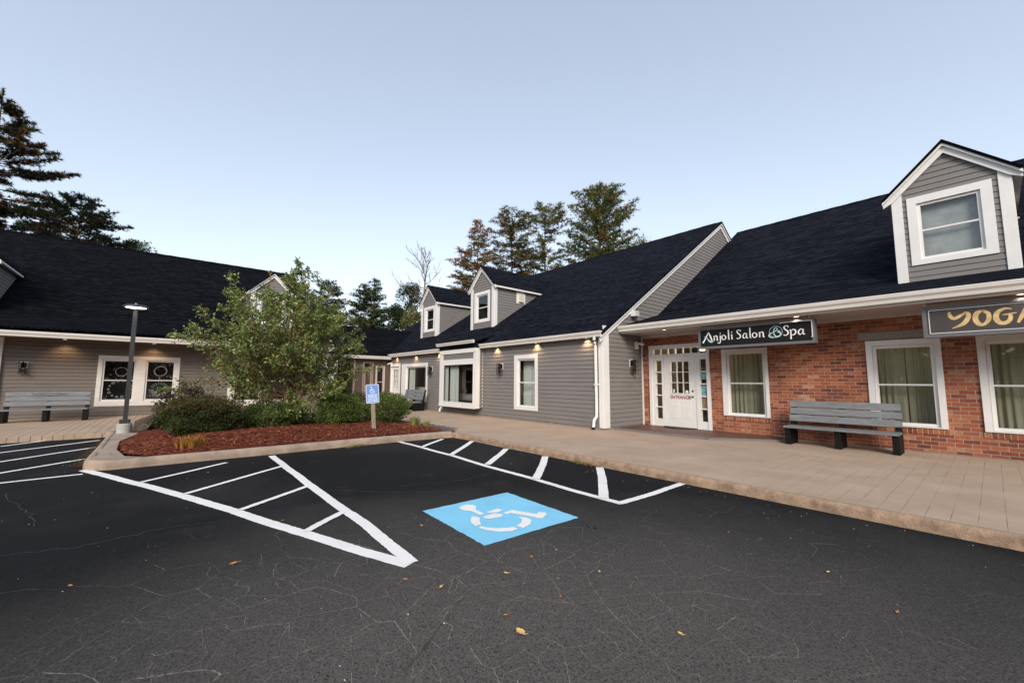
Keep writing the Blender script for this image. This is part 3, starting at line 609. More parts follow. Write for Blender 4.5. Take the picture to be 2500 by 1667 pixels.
def dormer(F, par, s0, s1, df, zb, ze, zp, roofz, o, g, mid, vent=True, rm='roof', inner='room_dark'):
    """front face at depth df (negative = behind the wall); roofz(d)=main roof height; -> dormer > window, roof, trim"""
    G = Fr(F.p(0,0,df), F.u, F.n)
    c = (s0+s1)/2; ov = .17; half = (s1-s0)/2+ov; slope = (zp-ze)/half
    zin = zp-.10                                     # under side of the roof at the ridge
    def rng(z):
        h = min((s1-s0)/2, max(0, (zin-z)/slope)); return (c-h, c+h)
    mb = MB(); siding(mb, G, rng, zb, zin-.02, [hole_of(g)], .124)
    # side walls
    dm = df
    while roofz(dm) < ze and dm > df-9: dm -= .02
    dep = df-dm
    inv = lambda z: max(0, min(dep, next((df-x for x in [df-.02*k for k in range(0, 600)] if roofz(x) >= z), dep)))
    R = Fr(F.p(s1,0,df), -F.n, F.u); Lf = Fr(F.p(s0,0,dm), F.n, -F.u)
    siding(mb, R, lambda z: (0, max(.02, inv(z)+.1)), zb, ze-.03, [], .124)
    siding(mb, Lf, lambda z: (dep-max(.02, inv(z)+.1), dep), zb, ze-.03, [], .124)
    body = mb.build('dormer', M['siding'], par)
    # roof slabs
    mb = MB(); dr = df
    while roofz(dr) < zp and dr > df-9: dr -= .02
    f0 = df+.15
    a, b = F.p(c-half,ze,f0), F.p(c-half,ze,dr); e1, e2 = F.p(c,zp,dr), F.p(c,zp,f0)
    slab(mb, b, a, e2, e1, .05); slab(mb, F.p(c+half,ze,f0), F.p(c+half,ze,dr), e1, e2, .05)
    mb.build('dormer_roof', M[rm], body)
    # trim: corner boards, rake boards, eave boards
    mb = MB(); w = .15
    ztop = zin-slope*((s1-s0)/2)-.0
    for x0, x1 in ((s0-.022, s0+w), (s1-w, s1+.022)): fbox(mb, G, x0, x1, zb-.03, ztop+.02, -.0, .034)
    fbox(mb, R, .0, w, zb, ze-.06, 0, .03); fbox(mb, Lf, dep-w, dep, zb, ze-.06, 0, .03)
    th = .19; k = math.sqrt(1+slope*slope)
    for sg in (-1, 1):
        def q(h, off, d): return F.p(c+sg*h, zp-.055-slope*h-off, df+d)
        h1 = half-.01
        p = [q(0,0,.03),q(h1,0,.03),q(h1,.13,.03),q(h1-.16,th*.95+.02,.03),q(0,th*k*.8,.03)]
        pb = [x+F.n*.045 for x in p]
        if sg > 0: p, pb = p[::-1], pb[::-1]
        mb.face(pb[::-1] if sg < 0 else pb[::-1]); mb.face(p)
        for i in range(len(p)): j = (i+1)%len(p); mb.face([p[i],pb[i],pb[j],p[j]])
        # crown strip close under the shingles
        p = [q(0,0,.076),q(h1+.005,0,.076),q(h1+.005,.06,.076),q(0,.075,.076)]; pb = [x+F.n*.05 for x in p]
        mb.face(p); mb.face(pb[::-1])
        for i in range(4): j = (i+1)%4; mb.face([p[i],pb[i],pb[j],p[j]])
        # eave board along the side + soffit
        ss = c+sg*(half-.012); lo, hi = (ss-.02, ss) if sg > 0 else (ss, ss+.02)
        fbox(mb, F, lo, hi, ze-.12, ze-.045, dm-.1, df+.07)
        fbox(mb, F, *( (s1, ss-.022) if sg > 0 else (ss+.022, s0)), ze-.105, ze-.09, dm-.1, df+.028)
    mb.build('dormer_trim', M['white'], body)
    window(G, body, o, g, mid, 0, 'dormer_window') if False else None
    i = (g[0]-.055,g[1]+.055,g[2]-.055,g[3]+.055)
    mb = MB(); fring(mb, G, o, i, -.06, .034); fring(mb, G, i, g, -.055, -.01); fbox(mb, G, g[0], g[1], mid-.018, mid+.018, -.05, -.015)
    mb.build('window_frame', M['white'], body)
    mb = MB(); fquad(mb, G, g[0]-.01, g[1]+.01, g[2]-.01, g[3]+.01, -.04); mb.build('pane', M['glass'], body)
    mb = MB()
    P = G.p; a0,a1,b0,b1 = i
    fring(mb, G, (a0-.3,a1+.3,b0-.2,b1+.2), (a0-.28,a1+.28,b0-.18,b1+.18), -1.0, -.08); fquad(mb, G, a0-.3, a1+.3, b0-.2, b1+.2, -1.0 if inner != 'sky_sheet' else -.16)
    mb.build('dormer_interior', M[inner], body)
    if vent:
        mb = MB(); fbox(mb, R, 1.27, 1.80, ze-.67, ze-.125, 0, .03); fbox(mb, R, 1.40, 1.66, ze-.60, ze-.25, .03, .075, 1)
        fbox(mb, R, 1.42, 1.64, ze-.56, ze-.54, .075, .085, 1); fbox(mb, R, 1.38, 1.68, ze-.6, ze-.57, .03, .12, 1)
        mb.build('wall_vent', [M['white'], M['cream']], body)
    return body

def rake(mb, F, yz, w=.2, d0=0, d1=.03):
    """board following a line in frame F (s,z) lower edge offset w"""
    for (a, b), (c, e) in zip(yz[:-1], yz[1:]):
        P = F.p
        p = [P(a,b-w,d0),P(c,e-w,d0),P(c,e,d0),P(a,b,d0)]; q = [P(a,b-w,d1),P(c,e-w,d1),P(c,e,d1),P(a,b,d1)]
        mb.hexa([p[0],p[1],q[1],q[0],p[3],p[2],q[2],q[3]])

# ================= building A : grey clapboard, middle
yA, xA = 9.38, -7.07
FA = Fr((0,yA,0), (1,0,0), (0,-1,0))          # s = x
GA = Fr((xA,0,0), (0,1,0), (1,0,0))           # s = y
zRA = lambda y: 2.79+.648*(y-9.3) if y < 17.55 else 8.136-.648*(y-17.55)
A = thing('clapboard_building', (-14,13,0), 'grey clapboard building in the middle with two gabled dormers and a white box bay window', 'building')
tall = ((-10.90,-9.72,.37,2.25), (-10.69,-9.90,.525,2.055), 1.30)
lwin = ((-19.90,-17.17,.36,2.20), (-19.36,-17.36,.585,1.99))
bayh = (-15.38,-12.87,.35,2.6)
doorA = (-21.2,-20.22,.06,2.12)
mb = MB()
siding(mb, FA, lambda z: (-21.36,xA), .05, 2.67, [hole_of(tall[1]), hole_of(lwin[1]), bayh, (doorA[0],doorA[1],0,doorA[3])], .127)
mb.build('front_wall', M['siding'], A)
mb = MB()
def rngG(z):
    lo = 9.38 if z < 2.75 else (z-2.79)/.648+9.3+.06
    hi = 17.55+(8.136-z)/.648-.06 if z > 2.9 else 25.5
    return (lo, hi)
siding(mb, GA, rngG, .05, 8.0, [], .127)
FL = Fr((-26.3,25.6,0), (0,-1,0), (-1,0,0)); siding(mb, FL, lambda z: (25.6-rngG(z)[1]+(0 if z<2.9 else 0), 25.6-rngG(z)[0]), .05, 8.0, [], .127)
mb.face([(-26.3,25.5,0),(xA,25.5,0),(xA,25.5,2.8),(-26.3,25.5,2.8)][::-1])
mb.build('gable_wall', M['siding'], A)
mb = MB(); fbox(mb, FA, -21.3, xA+.0, -.03, .048, -.02, .012); fbox(mb, GA, 9.40, 11.30, -.03, .048, -.02, .012)
mb.build('foundation', M['found'], A)
mb = MB()
x0, x1 = -26.42, xA+.12
slab(mb, (x0,9.16,zRA(9.16)), (x1,9.16,zRA(9.16)), (x1,17.55,8.136), (x0,17.55,8.136), .07)
slab(mb, (x1,26.0,zRA(26)), (x0,26.0,zRA(26)), (x0,17.55,8.136), (x1,17.55,8.136), .07)
for k in range(64):   # ridge caps
    a = x0+k*.305; h = .012+.006*(k%2)
    if a+.3 > x1: break
    slab(mb, (a,17.42,8.136-.13*.648+h), (a+.31,17.42,8.136-.13*.648+h), (a+.31,17.55,8.136+h), (a,17.55,8.136+h), .01)
    slab(mb, (a+.31,17.68,8.136-.13*.648+h), (a,17.68,8.136-.13*.648+h), (a,17.55,8.136+h), (a+.31,17.55,8.136+h), .01)
mb.build('roof', M['roof'], A)
mb = MB()
rake(mb, GA, [(9.2,zRA(9.2)-.075),(17.55,8.06)], .21, .016, .05); rake(mb, GA, [(17.55,8.06),(25.9,zRA(25.9)-.075)], .21, .016, .05)
rake(mb, GA, [(9.18,zRA(9.18)-.07),(17.55,8.066)], .07, .052, .105); rake(mb, GA, [(17.55,8.066),(25.9,zRA(25.9)-.07)], .07, .052, .105)
fbox(mb, GA, 9.36, 9.60, .05, 2.93, .0, .036)          # corner board, gable side
fbox(mb, FA, xA-.14, xA-.001, .05, 2.60, .0, .036)     # corner board, front
fbox(mb, GA, 11.30, 11.36, .03, 2.76, .0, .03)         # inner corner strip
fbox(mb, FA, -12.83, -12.79, .34, 2.6, .0, .03)
mb.build('corner_trim', M['white'], A)
mb = MB()
fbox(mb, FA, -21.3, -15.5, 2.615, 2.63, .018, .14); fbox(mb, FA, -12.75, xA-.15, 2.615, 2.63, .018, .14)
mb.build('soffit', M['soffit'], A)
mb = MB()
gutter(mb, FA, -21.2, -15.50, .15, 2.60, .16, .12); gutter(mb, FA, -12.74, -6.98, .15, 2.60, .16, .12)
fbox(mb, FA, -21.2, -15.5, 2.64, 2.72, .12, .149); fbox(mb, FA, -12.74, -6.98, 2.60, 2.72, .12, .149)
mb.build('gutter', M['white_warm'], A)
mb = MB()
mb.tube([(-7.21,9.18,2.62),(-7.23,9.18,2.52),(-7.25,9.24,2.44),(-7.27,9.29,2.34),(-7.27,9.30,.5),(-7.27,9.29,.36),(-7.30,9.22,.26),(-7.30,9.2,.14),(-7.30,9.18,.03)], .042, 8)
fbox(mb, FA, -7.325, -7.215, 1.24, 1.28, .036, .125)
mb.build('downspout', M['white'], A, smooth=False)
mb = MB(); mb.tube([(-7.30,9.18,.075),(-7.30,9.18,.02)], .05, 10); mb.build('downspout_boot', M['black'], A)
mb = MB(); mb.tube([(-15.36,9.1,.32),(-15.36,9.1,.24),(-15.42,9.05,.15),(-15.42,9.03,.04)], .045, 8); mb.build('downspout', M['white'], A)
window(FA, A, *tall); window(FA, A, *lwin)
# white nine-lite door
def panel_door(F, par, s0, s1, z0, z1, lites, rows, cols, panels, d0=-.07, d1=-.025, wm='white', name='door', knob=None, gm='glass', frame=None):
    mb = MB(); plate(mb, F, s0, s1, z0, z1, [lites], d0, d1)
    cw = (lites[1]-lites[0])/cols; rh = (lites[3]-lites[2])/rows
    for i in range(1, cols): fbox(mb, F, lites[0]+i*cw-.009, lites[0]+i*cw+.009, lites[2], lites[3], d0+.01, d1+.004)
    for j in range(1, rows): fbox(mb, F, lites[0], lites[1], lites[2]+j*rh-.009, lites[2]+j*rh+.009, d0+.012, d1+.006)
    fring(mb, F, (lites[0]-.025,lites[1]+.025,lites[2]-.025,lites[3]+.025), lites, d1, d1+.012)
    for p in panels:
        fring(mb, F, p, (p[0]+.02,p[1]-.02,p[2]+.02,p[3]-.02), d1, d1+.008); fbox(mb, F, p[0]+.045, p[1]-.045, p[2]+.045, p[3]-.045, d1, d1+.006)
    d = mb.build(name, M[wm], par)
    mb = MB(); fquad(mb, F, lites[0]-.005, lites[1]+.005, lites[2]-.005, lites[3]+.005, (d0+d1)/2); mb.build('pane', M[gm], d)
    if knob:
        mb = MB(); k = F.p(knob[0], knob[1], d1); n = F.n
        mb.tube([k, k+n*.012], .03, 12); mb.tube([k+n*.01, k+n*.055], .012, 8); mb.tube([k+n*.05, k+n*.05-F.u*.12], .011, 8)
        mb.build('door_handle', M['steel'], d)
        if len(knob) > 2:
            mb = MB(); k = F.p(knob[0], knob[2], d1); mb.tube([k, k+n*.018], .028, 12); mb.build('deadbolt', M['steel'], d)
    return d
mb = MB(); plate(mb, FA, -21.30, -20.10, .05, 2.23, [(doorA[0]+.02,doorA[1]-.02,0,doorA[3]-.02)], -.08, .034)
mb.build('door_frame', M['white'], A)
panel_door(FA, A, doorA[0]+.022, doorA[1]-.022, .06, doorA[3]-.022, (-21.02,-20.40,1.08,1.93), 3, 3, [(-21.05,-20.76,.2,.95),(-20.66,-20.37,.2,.95)], knob=(-20.34,1.0))
# box bay window
BY = Fr((0,9.02,0), (1,0,0), (0,-1,0))
b0, b1 = -15.45, -12.80
g = (-15.10,-12.95,.50,2.0)
mb = MB(); plate(mb, BY, b0, b1, .30, 2.62, [g, (b0+.24,b1-.14,2.22,2.45)], -.05, .0)
fring(mb, BY, (g[0]-.05,g[1]+.05,g[2]-.05,g[3]+.05), g, -.04, .012)
fbox(mb, BY, b0-.02, b1+.02, 2.46, 2.62, .001, .022); fbox(mb, BY, b0-.015, b1+.015, .285, .42, .001, .018)
for x0_, x1_ in ((b0, b0+.0355), (b1-.0355, b1)):
    pass
RS = Fr((b1,9.02,0), (0,1,0), (1,0,0)); LS = Fr((b0,9.38,0), (0,-1,0), (-1,0,0))
fbox(mb, RS, 0.001, .20, .30, 2.62, -.02, .02); fbox(mb, LS, .16, .359, .30, 2.62, -.02, .02)
bay = mb.build('bay_window', M['white'], A)
mb = MB(); siding(mb, BY, lambda z: (b0+.2,b1-.1), 2.2, 2.47, [], .127); siding(mb, RS, lambda z: (.19,.36), .3, 2.62, []); siding(mb, LS, lambda z: (0,.17), .3, 2.62, [])
for v in range(len(mb.v)):
    x, y, z = mb.v[v]
    if abs(y-9.02) < .03 and x < b1-.09 and x > b0+.19: mb.v[v] = (x, y+.03, z)
mb.build('bay_siding', M['siding'], bay)
mb = MB(); mb.box(b0,b1,9.07,9.38,.30,.33); mb.box(b0,b1,9.07,9.38,2.58,2.6); mb.box(b0,b0+.03,9.07,9.38,.33,2.58); mb.box(b1-.03,b1,9.07,9.38,.33,2.58); mb.build('bay_box', M['room'], bay)
mb = MB(); fquad(mb, BY, g[0], g[1], g[2], g[3], -.03); mb.build('pane', M['glass'], bay)
mb = MB(); slab(mb, (b0-.05,8.88,2.86), (b1+.05,8.88,2.86), (b1+.05,9.9,3.19), (b0-.05,9.9,3.19), .05); mb.box(b0-.03,b1+.03,8.99,9.3,2.63,2.82)
mb.build('bay_roof', M['roof'], bay)
mb = MB(); gutter(mb, BY, b0-.06, b1+.06, .10, 2.80, .12, .1); mb.build('bay_gutter', M['white_warm'], bay)
# rooms
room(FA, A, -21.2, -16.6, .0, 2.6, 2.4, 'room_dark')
room(FA, A, -16.55, -11.6, .0, 2.6, 3.2, 'room')
room(FA, A, -11.5, -7.3, .0, 2.6, 3.0, 'room')
rzA = lambda d: zRA(yA-d)
def rz_s(d): return zRA(yA-d)
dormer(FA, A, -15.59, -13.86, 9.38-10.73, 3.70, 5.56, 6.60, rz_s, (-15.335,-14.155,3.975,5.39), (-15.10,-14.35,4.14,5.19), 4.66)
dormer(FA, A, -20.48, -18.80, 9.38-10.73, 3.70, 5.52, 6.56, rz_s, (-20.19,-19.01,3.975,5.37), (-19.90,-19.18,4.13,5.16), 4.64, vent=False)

# ================= building B : brick, right
yB = 11.38
FB = Fr((0,yB,0), (1,0,0), (0,-1,0))
def kroof(d):      # height of the kicked roof at depth d behind(-)/before(+) the wall
    e = -d
    if e < .96: return 3.55+.2617*(e-.96)
    if e < 8.01: return 3.55+.649*(e-.96)
    return 8.125-.649*(e-8.01)
def kicked_roof(mb, F, s0, s1, d_eave=1.24, back=True, t=.06):
    P = F.p; za = kroof(d_eave)
    slab(mb, P(s0,za,d_eave), P(s1,za,d_eave), P(s1,3.55,-.96), P(s0,3.55,-.96), t)
    h = math.hypot(d_eave+.96, 3.55-za)
    slab(mb, P(s0,3.55,-.96), P(s1,3.55,-.96), P(s1,8.125,-8.01), P(s0,8.125,-8.01), t, 0, 0, h)
    if back: slab(mb, P(s1,kroof(-16.6),-16.6), P(s0,kroof(-16.6),-16.6), P(s0,8.125,-8.01), P(s1,8.125,-8.01), t)
    k = 0
    while s0+k*.305+.31 < s1:
        a = s0+k*.305; hh = .012+.006*(k%2)
        slab(mb, P(a,8.125-.085+hh,-7.88), P(a+.31,8.125-.085+hh,-7.88), P(a+.31,8.125+hh,-8.01), P(a,8.125+hh,-8.01), .01); k += 1
B = thing('brick_building', (0,15,0), 'red brick shop building with white entrance and dark shingle roof at right', 'building')
win = [((-4.68,-3.585,.47,2.21), (-4.505,-3.715,.545,2.07), 1.315), ((-1.71,-.60,.47,2.22), (-1.55,-.755,.55,2.055), 1.305),
       ((-.15,.96,.47,2.22), (.01,.81,.55,2.05), 1.30), ((2.4,3.5,.47,2.22), (2.56,3.35,.55,2.05), 1.30)]
ent = (-6.83,-5.0,.03,2.44)
mb = MB(); plate(mb, FB, -7.06, 8, -.02, 2.76, [(w[0][0]+.03,w[0][1]-.03,w[0][2]+.02,w[0][3]-.03) for w in win]+[(ent[0]+.02,ent[1]-.02,-.05,ent[3]-.02)], -.1, 0)
mb.build('brick_wall', M['brick'], B)
mb = MB()
for w in win:
    mb = MB(); fbox(mb, FB, w[0][0]-.02, w[0][1]+.02, w[0][2]-.115, w[0][2]-.002, -.05, .012)
    mb.uv = [[((p[0]), (p[2]-.355)*1.0+.2) for p in [mb.v[i] for i in f]] for f in mb.f]
    mb.build('soldier_course', M['soldier'], B)
mb = MB(); fbox(mb, FB, -1.83, -.40, 2.245, 2.40, -.02, .02); mb.build('lintel', M['lintel'], B)
mb = MB(); fbox(mb, FB, -7.05, 8, -.04, .02, -.02, .05); mb.build('foundation', M['found'], B)
for w in win: window(FB, B, *w, d=-.0, sashw=.06)
mb = MB(); fbox(mb, FB, -7.03, 8, 2.72, 2.80, -.05, .03); fbox(mb, FB, -7.03, 8, 2.69, 2.72, -.05, .045); mb.build('frieze_board', M['white_warm'], B)
mb = MB()
for k in range(13): fbox(mb, FB, -7.06, 8, 2.765, 2.78, .04+k*.084, .04+k*.084+.080)
mb.build('soffit', M['soffit'], B)
mb = MB(); kicked_roof(mb, FB, xA+.02, 8.2); mb.build('roof', M['roof'], B)
mb = MB()
gutter(mb, FB, -7.045, 8.3, 1.21, 2.80, .165, .13); fbox(mb, FB, -7.045, 8.3, 2.755, 2.86, 1.14, 1.205)
mb.build('gutter', M['white_warm'], B)
# rest of the shell
mb = MB(); mb.face([(8,yB,0),(8,27,0),(8,27,3.0),(8,19.39,8.1),(8,yB,3.4)]); mb.face([(8,27,0),(-7,27,0),(-7,27,3),(8,27,3)]); mb.build('side_wall', M['siding'], B)
dormer(FB, B, -1.18, .50, -.92, 3.50, 5.46, 6.47, kroof, (-.96,.27,3.885,5.40), (-.755,.055,4.055,5.19), 4.635, inner='sky_sheet')  # pale sheet close behind this pane gives the sky reflection as colour
# entrance: frame with transom and sidelights
SL = (-6.63,-6.43,.255,1.98); SR = (-5.28,-5.09,.255,1.98); TR = (-6.69,-5.07,2.165,2.325); DR = (-6.365,-5.40,.0,2.105)
mb = MB(); plate(mb, FB, *ent, [SL, SR, TR, DR], -.07, .02)
fring(mb, FB, (ent[0],ent[1],ent[2],ent[3]+.001), (ent[0]+.09,ent[1]-.09,ent[2]-.02,ent[3]-.085), .02, .045)
for i in range(1, 7): x = TR[0]+(TR[1]-TR[0])*i/7; fbox(mb, FB, x-.012, x+.012, TR[2], TR[3], -.06, .01)
for S in (SL, SR):
    for j in range(1, 5): z = S[2]+(S[3]-S[2])*j/5; fbox(mb, FB, S[0], S[1], z-.016, z+.016, -.06, .01)
E_ = mb.build('entrance_frame', M['white'], B)
mb = MB()
for S in (SL, SR, TR): fquad(mb, FB, S[0], S[1], S[2], S[3], -.03)
mb.build('pane', M['glass'], E_)
D_ = panel_door(FB, B, -6.355, -5.41, .055, 2.10, (-6.145,-5.60,1.02,1.93), 3, 3, [(-6.17,-5.94,.30,.79),(-5.82,-5.59,.30,.79)], d0=-.05, d1=.0, knob=(-5.50,.93,1.09))
# words on the door
def text_part(body, size, F, s, z, d, par, mat, name='lettering', align='CENTER', sx=1.0, rot=0.0, ex=.0008, bold=0.0):
    cu = bpy.data.curves.new('txt', 'FONT'); cu.body = body; cu.size = size; cu.align_x = align; cu.extrude = ex; cu.resolution_u = 3; cu.offset = bold
    ob = bpy.data.objects.new('txt', cu); COL.objects.link(ob)
    bpy.context.view_layer.update()
    me = bpy.data.meshes.new_from_object(ob.evaluated_get(bpy.context.evaluated_depsgraph_get()))
    bpy.data.objects.remove(ob); me.materials.clear(); me.materials.append(M[mat])
    org = ORG[par.name]; cr, sr = math.cos(rot), math.sin(rot)
    for v in me.vertices:
        a, b_ = v.co.x*sx, v.co.y; a, b_ = a*cr-b_*sr, a*sr+b_*cr
        v.co = F.p(s+a, z+b_, d+v.co.z)-org
    me.name = name; o = bpy.data.objects.new(name, me); COL.objects.link(o); o.parent = par; ORG[o.name] = org; return o
text_part('ENTRANCE', .135, FB, -5.885, .855, .003, D_, 'red_letter', sx=.86, bold=.003)
mb = MB(); fbox(mb, FB, -5.73, -5.65, 1.03, 1.1, -.024, -.0215); fbox(mb, FB, -6.10, -6.06, 1.04, 1.13, -.024, -.0215); mb.build('door_sticker', M['letter_white'], D_)
def flyer(z0, z1, lab, mt):
    mb = MB(); fbox(mb, FB, -5.275, -5.095, z0, z1, -.045, -.042); tag(mb.build('flyer', M[mt]), lab, 'flyer', 'flyers behind the right sidelight')
flyer(.97, 1.25, 'blue and green flyer in the third pane of the sidelight right of the entrance door', 'poster')
flyer(1.42, 1.6, 'small teal leaflet in the second pane from the top of the right sidelight', 'poster')
flyer(.62, .9, 'yellow brown notice in the fourth pane of the sidelight right of the entrance door', 'painting')
room(FB, B, -7.0, 7.8, .0, 2.7, 3.6, 'room', d0=-.12)

# ================= building C : left wing, mirrored module of the brick building
xC = -20.8
FC = Fr((xC,0,0), (0,1,0), (1,0,0))     # s = y
Cb = thing('clapboard_wing', (-28,-5,0), 'long dark taupe clapboard wing with black shingle roof at left, behind the lamp post', 'building')
wc = (-1.89,.40,.37,2.20); gL = (-1.71,-.93,.61,2.0); gR = (-.54,.21,.60,2.0)
wins = [wc]
hC = [(wc[0]+.05,wc[1]-.05,wc[2]+.05,wc[3]-.05), (2.05,4.35,.25,2.15)]
mb = MB(); siding(mb, FC, lambda z: (-21,5.76), .03, 2.78, hC, .127)
mb.build('front_wall', M['siding_dark'], Cb)
mb = MB()
GC = Fr((0,5.78,0), (-1,0,0), (0,1,0))   # s = -x, facing +y
siding(mb, GC, lambda z: (20.8 if z < 3.3 else 21.76+(z-3.55)/.649, 37 if z < 3 else 28.81+(8.05-z)/.649), .03, 8.0, [], .127)
mb.face([(-37,-22,0),(-37,5.78,0),(-37,5.78,2.9),(-37,-22,2.9)])
mb.build('gable_wall', M['siding_dark'], Cb)
mb = MB(); kicked_roof(mb, FC, -22, 5.9); mb.build('roof', M['roof_c'], Cb)
mb = MB(); gutter(mb, FC, -4.0, 5.9, 1.21, 2.66, .165, .13); fbox(mb, FC, -22, 5.9, 2.665, 2.84, 1.10, 1.205)
gutter(mb, FC, -22, -4.02, 1.21, 2.66, .165, .13)
rake(mb, GC, [(19.6,2.83),(21.76,3.45),(28.81,8.02)], .2, .02, .11)
mb.build('gutter', M['white_warm'], Cb)
mb = MB(); fbox(mb, FC, -22, 5.78, 2.70, 2.72, .02, 1.12); mb.build('soffit', M['brown_trim'], Cb)
mb = MB(); fbox(mb, FC, 5.62, 5.80, .03, 2.7, .0, .036); fbox(mb, FC, -4.30, -4.10, .0, 2.69, .0, .10)
mb.build('corner_trim', M['white'], Cb)
mb = MB(); fbox(mb, FC, -21, 5.78, -.03, .028, -.02, .01); mb.build('foundation', M['found'], Cb)
# double window with white etched drawings
def double_window(F, par, o, gs, etched=True):
    mb = MB(); ins = [(g[0]-.06,g[1]+.06,g[2]-.06,g[3]+.06) for g in gs]
    plate(mb, F, *o, ins, -.07, .034); w = mb.build('window', M['white_warm'], par)
    mb = MB()
    for i, g in zip(ins, gs):
        fring(mb, F, i, g, -.06, .0); fbox(mb, F, g[0], g[1], 1.285, 1.32, -.05, -.006)
    mb.build('sash', M['white_warm'], w)
    mb = MB()
    for g in gs: fquad(mb, F, g[0], g[1], g[2], g[3], -.04)
    mb.build('pane', M['glass'], w)
    return w
WC = double_window(FC, Cb, wc, [gL, gR])
mb = MB(); rnd = random.Random(5)
def arcstroke(F, cx, cz, r, w, d, a0=0, a1=2*PI, n=26, ez=1.0):
    for k in range(n):
        a, b = a0+(a1-a0)*k/n, a0+(a1-a0)*(k+1)/n
        mb.face([F.p(cx+r*math.cos(a),cz+r*ez*math.sin(a),d),F.p(cx+r*math.cos(b),cz+r*ez*math.sin(b),d),F.p(cx+(r+w)*math.cos(b),cz+(r+w)*ez*math.sin(b),d),F.p(cx+(r+w)*math.cos(a),cz+(r+w)*ez*math.sin(a),d)])
def ray_(F, cx, cz, r0, r1, a, w, d):
    u, v = math.cos(a), math.sin(a); px, pz = -v*w/2, u*w/2
    mb.face([F.p(cx+u*r0+px,cz+v*r0+pz,d),F.p(cx+u*r0-px,cz+v*r0-pz,d),F.p(cx+u*r1-px,cz+v*r1-pz,d),F.p(cx+u*r1+px,cz+v*r1+pz,d)])
de = -.036
arcstroke(FC, -1.26, 1.62, .155, .007, de)
for k in range(14): a = 2*PI*k/14; arcstroke(FC, -1.26+.31*math.cos(a), .98+.29*math.sin(a), .018+.008*(k%3), .008, de, n=8)
arcstroke(FC, -.17, 1.66, .17, .008, de)
for k in range(22): a = 2*PI*k/22; ray_(FC, -.17, 1.66, .18, .21, a, .011, de); arcstroke(FC, -.17+.30*math.cos(a), 1.66+.28*math.sin(a), .0, .006, de, n=5)
for k in range(24): a = PI+PI*k/23; ray_(FC, -.16, .98, .17, .28+.05*(k%2), a, .007, de)
for k in range(10): ray_(FC, -.16, .98, .17, .27, PI*k/9, .008, de)
for x, z in ((-1.66,1.36),(-1.62,1.39),(-1.58,1.35),(-1.0,1.37),(-.97,1.42),(-1.02,.66),(-1.66,.68),(-1.6,.72),(-1.05,.75)): arcstroke(FC, x, z, .0, .01, de, n=6)
for _ in range(70):
    gx = rnd.choice(((-1.70,-.94),(-.53,.20))); x, z = rnd.uniform(*gx), rnd.choice((rnd.uniform(.62,.78), rnd.uniform(1.34,1.5), rnd.uniform(1.85,1.98))); arcstroke(FC, x, z, .0, rnd.uniform(.005,.013), de, n=5)
mb.build('etched_drawing', M['etch'], WC)
WC2 = double_window(FC, Cb, (2.0,4.4,.25,2.2), [(2.25,3.1,.5,2.0),(3.3,4.15,.5,2.0)])
room(FC, Cb, -20, 5.6, .0, 2.65, 1.5, 'room')
dormer(FC, Cb, 2.76, 4.44, -.92, 3.50, 5.42, 6.42, kroof, (2.98,4.21,3.885,5.36), (3.19,4.0,4.055,5.15), 4.6, vent=False, rm='roof_c')
dormer(FC, Cb, -6.39, -4.71, -.92, 3.50, 5.42, 6.42, kroof, (-6.17,-4.94,3.885,5.36), (-5.96,-5.15,4.055,5.15), 4.6, vent=False, rm='roof_c')

# ================= low link between C and A
xD = -21.38
FD = Fr((xD,0,0), (0,1,0), (1,0,0))
Dl = thing('link_building', (-24,8,0), 'low brown clapboard link with a tan door in the shaded inner corner', 'building')
dwin = ((8.55,9.06,.42,2.13), (8.66,8.96,.50,2.02), 1.27)
mb = MB(); siding(mb, FD, lambda z: (7.44,yA), .03, 2.5, [hole_of(dwin[1], .04), (7.87,8.40,0,2.3)], .127)
mb.face([(-24.2,7.44,0),(xD,7.44,0),(xD,7.44,2.5),(-24.2,7.44,2.5)])
mb.build('front_wall', M['siding_shaded'], Dl)
mb = MB(); slab(mb, (-21.02,5.8,2.64), (-21.02,9.9,2.64), (-24.0,12.6,4.50), (-24.0,5.8,4.50), .05)
slab(mb, (-27.0,12.6,2.64), (-27.0,5.8,2.64), (-24.0,5.8,4.50), (-24.0,12.6,4.50), .05); mb.build('roof', M['roof_c'], Dl)
mb = MB(); gutter(mb, FD, 5.9, 9.26, .27, 2.485, .15, .12); fbox(mb, FD, 5.9, 9.26, 2.49, 2.62, .20, .268); mb.build('gutter', M['white_warm'], Dl)
mb = MB(); fbox(mb, FD, 5.9, 9.3, 2.475, 2.488, .0, .2); mb.build('soffit', M['brown_trim'], Dl)
mb = MB(); fbox(mb, FD, 7.36, 7.45, .0, 2.48, .0, .06); mb.build('corner_trim', M['brown_trim'], Dl)
window(FD, Dl, *dwin, wm='soffit', gm='glass_dark', sashw=.03)
mb = MB(); plate(mb, FD, 7.85, 8.42, .03, 2.32, [(7.92,8.36,0,1.98),(7.94,8.34,2.04,2.26)], -.06, .03); fr_ = mb.build('door_frame', M['brown_trim'], Dl)
mb = MB(); plate(mb, FD, 7.925, 8.355, .04, 1.975, [(8.03,8.25,1.0,1.8)], -.04, .0)
for k in (1, 2): fbox(mb, FD, 8.03+k*.0733-.008, 8.03+k*.0733+.008, 1.0, 1.8, -.03, .006)
dd = mb.build('door', M['brown_trim'], Dl)
mb = MB(); fquad(mb, FD, 8.03, 8.25, 1.0, 1.8, -.02); fquad(mb, FD, 7.94, 8.34, 2.04, 2.26, -.02); mb.build('pane', M['glass_dark'], dd)
room(FD, Dl, 7.5, 9.3, 0, 2.45, 2.0, 'room_dark', d0=-.07)

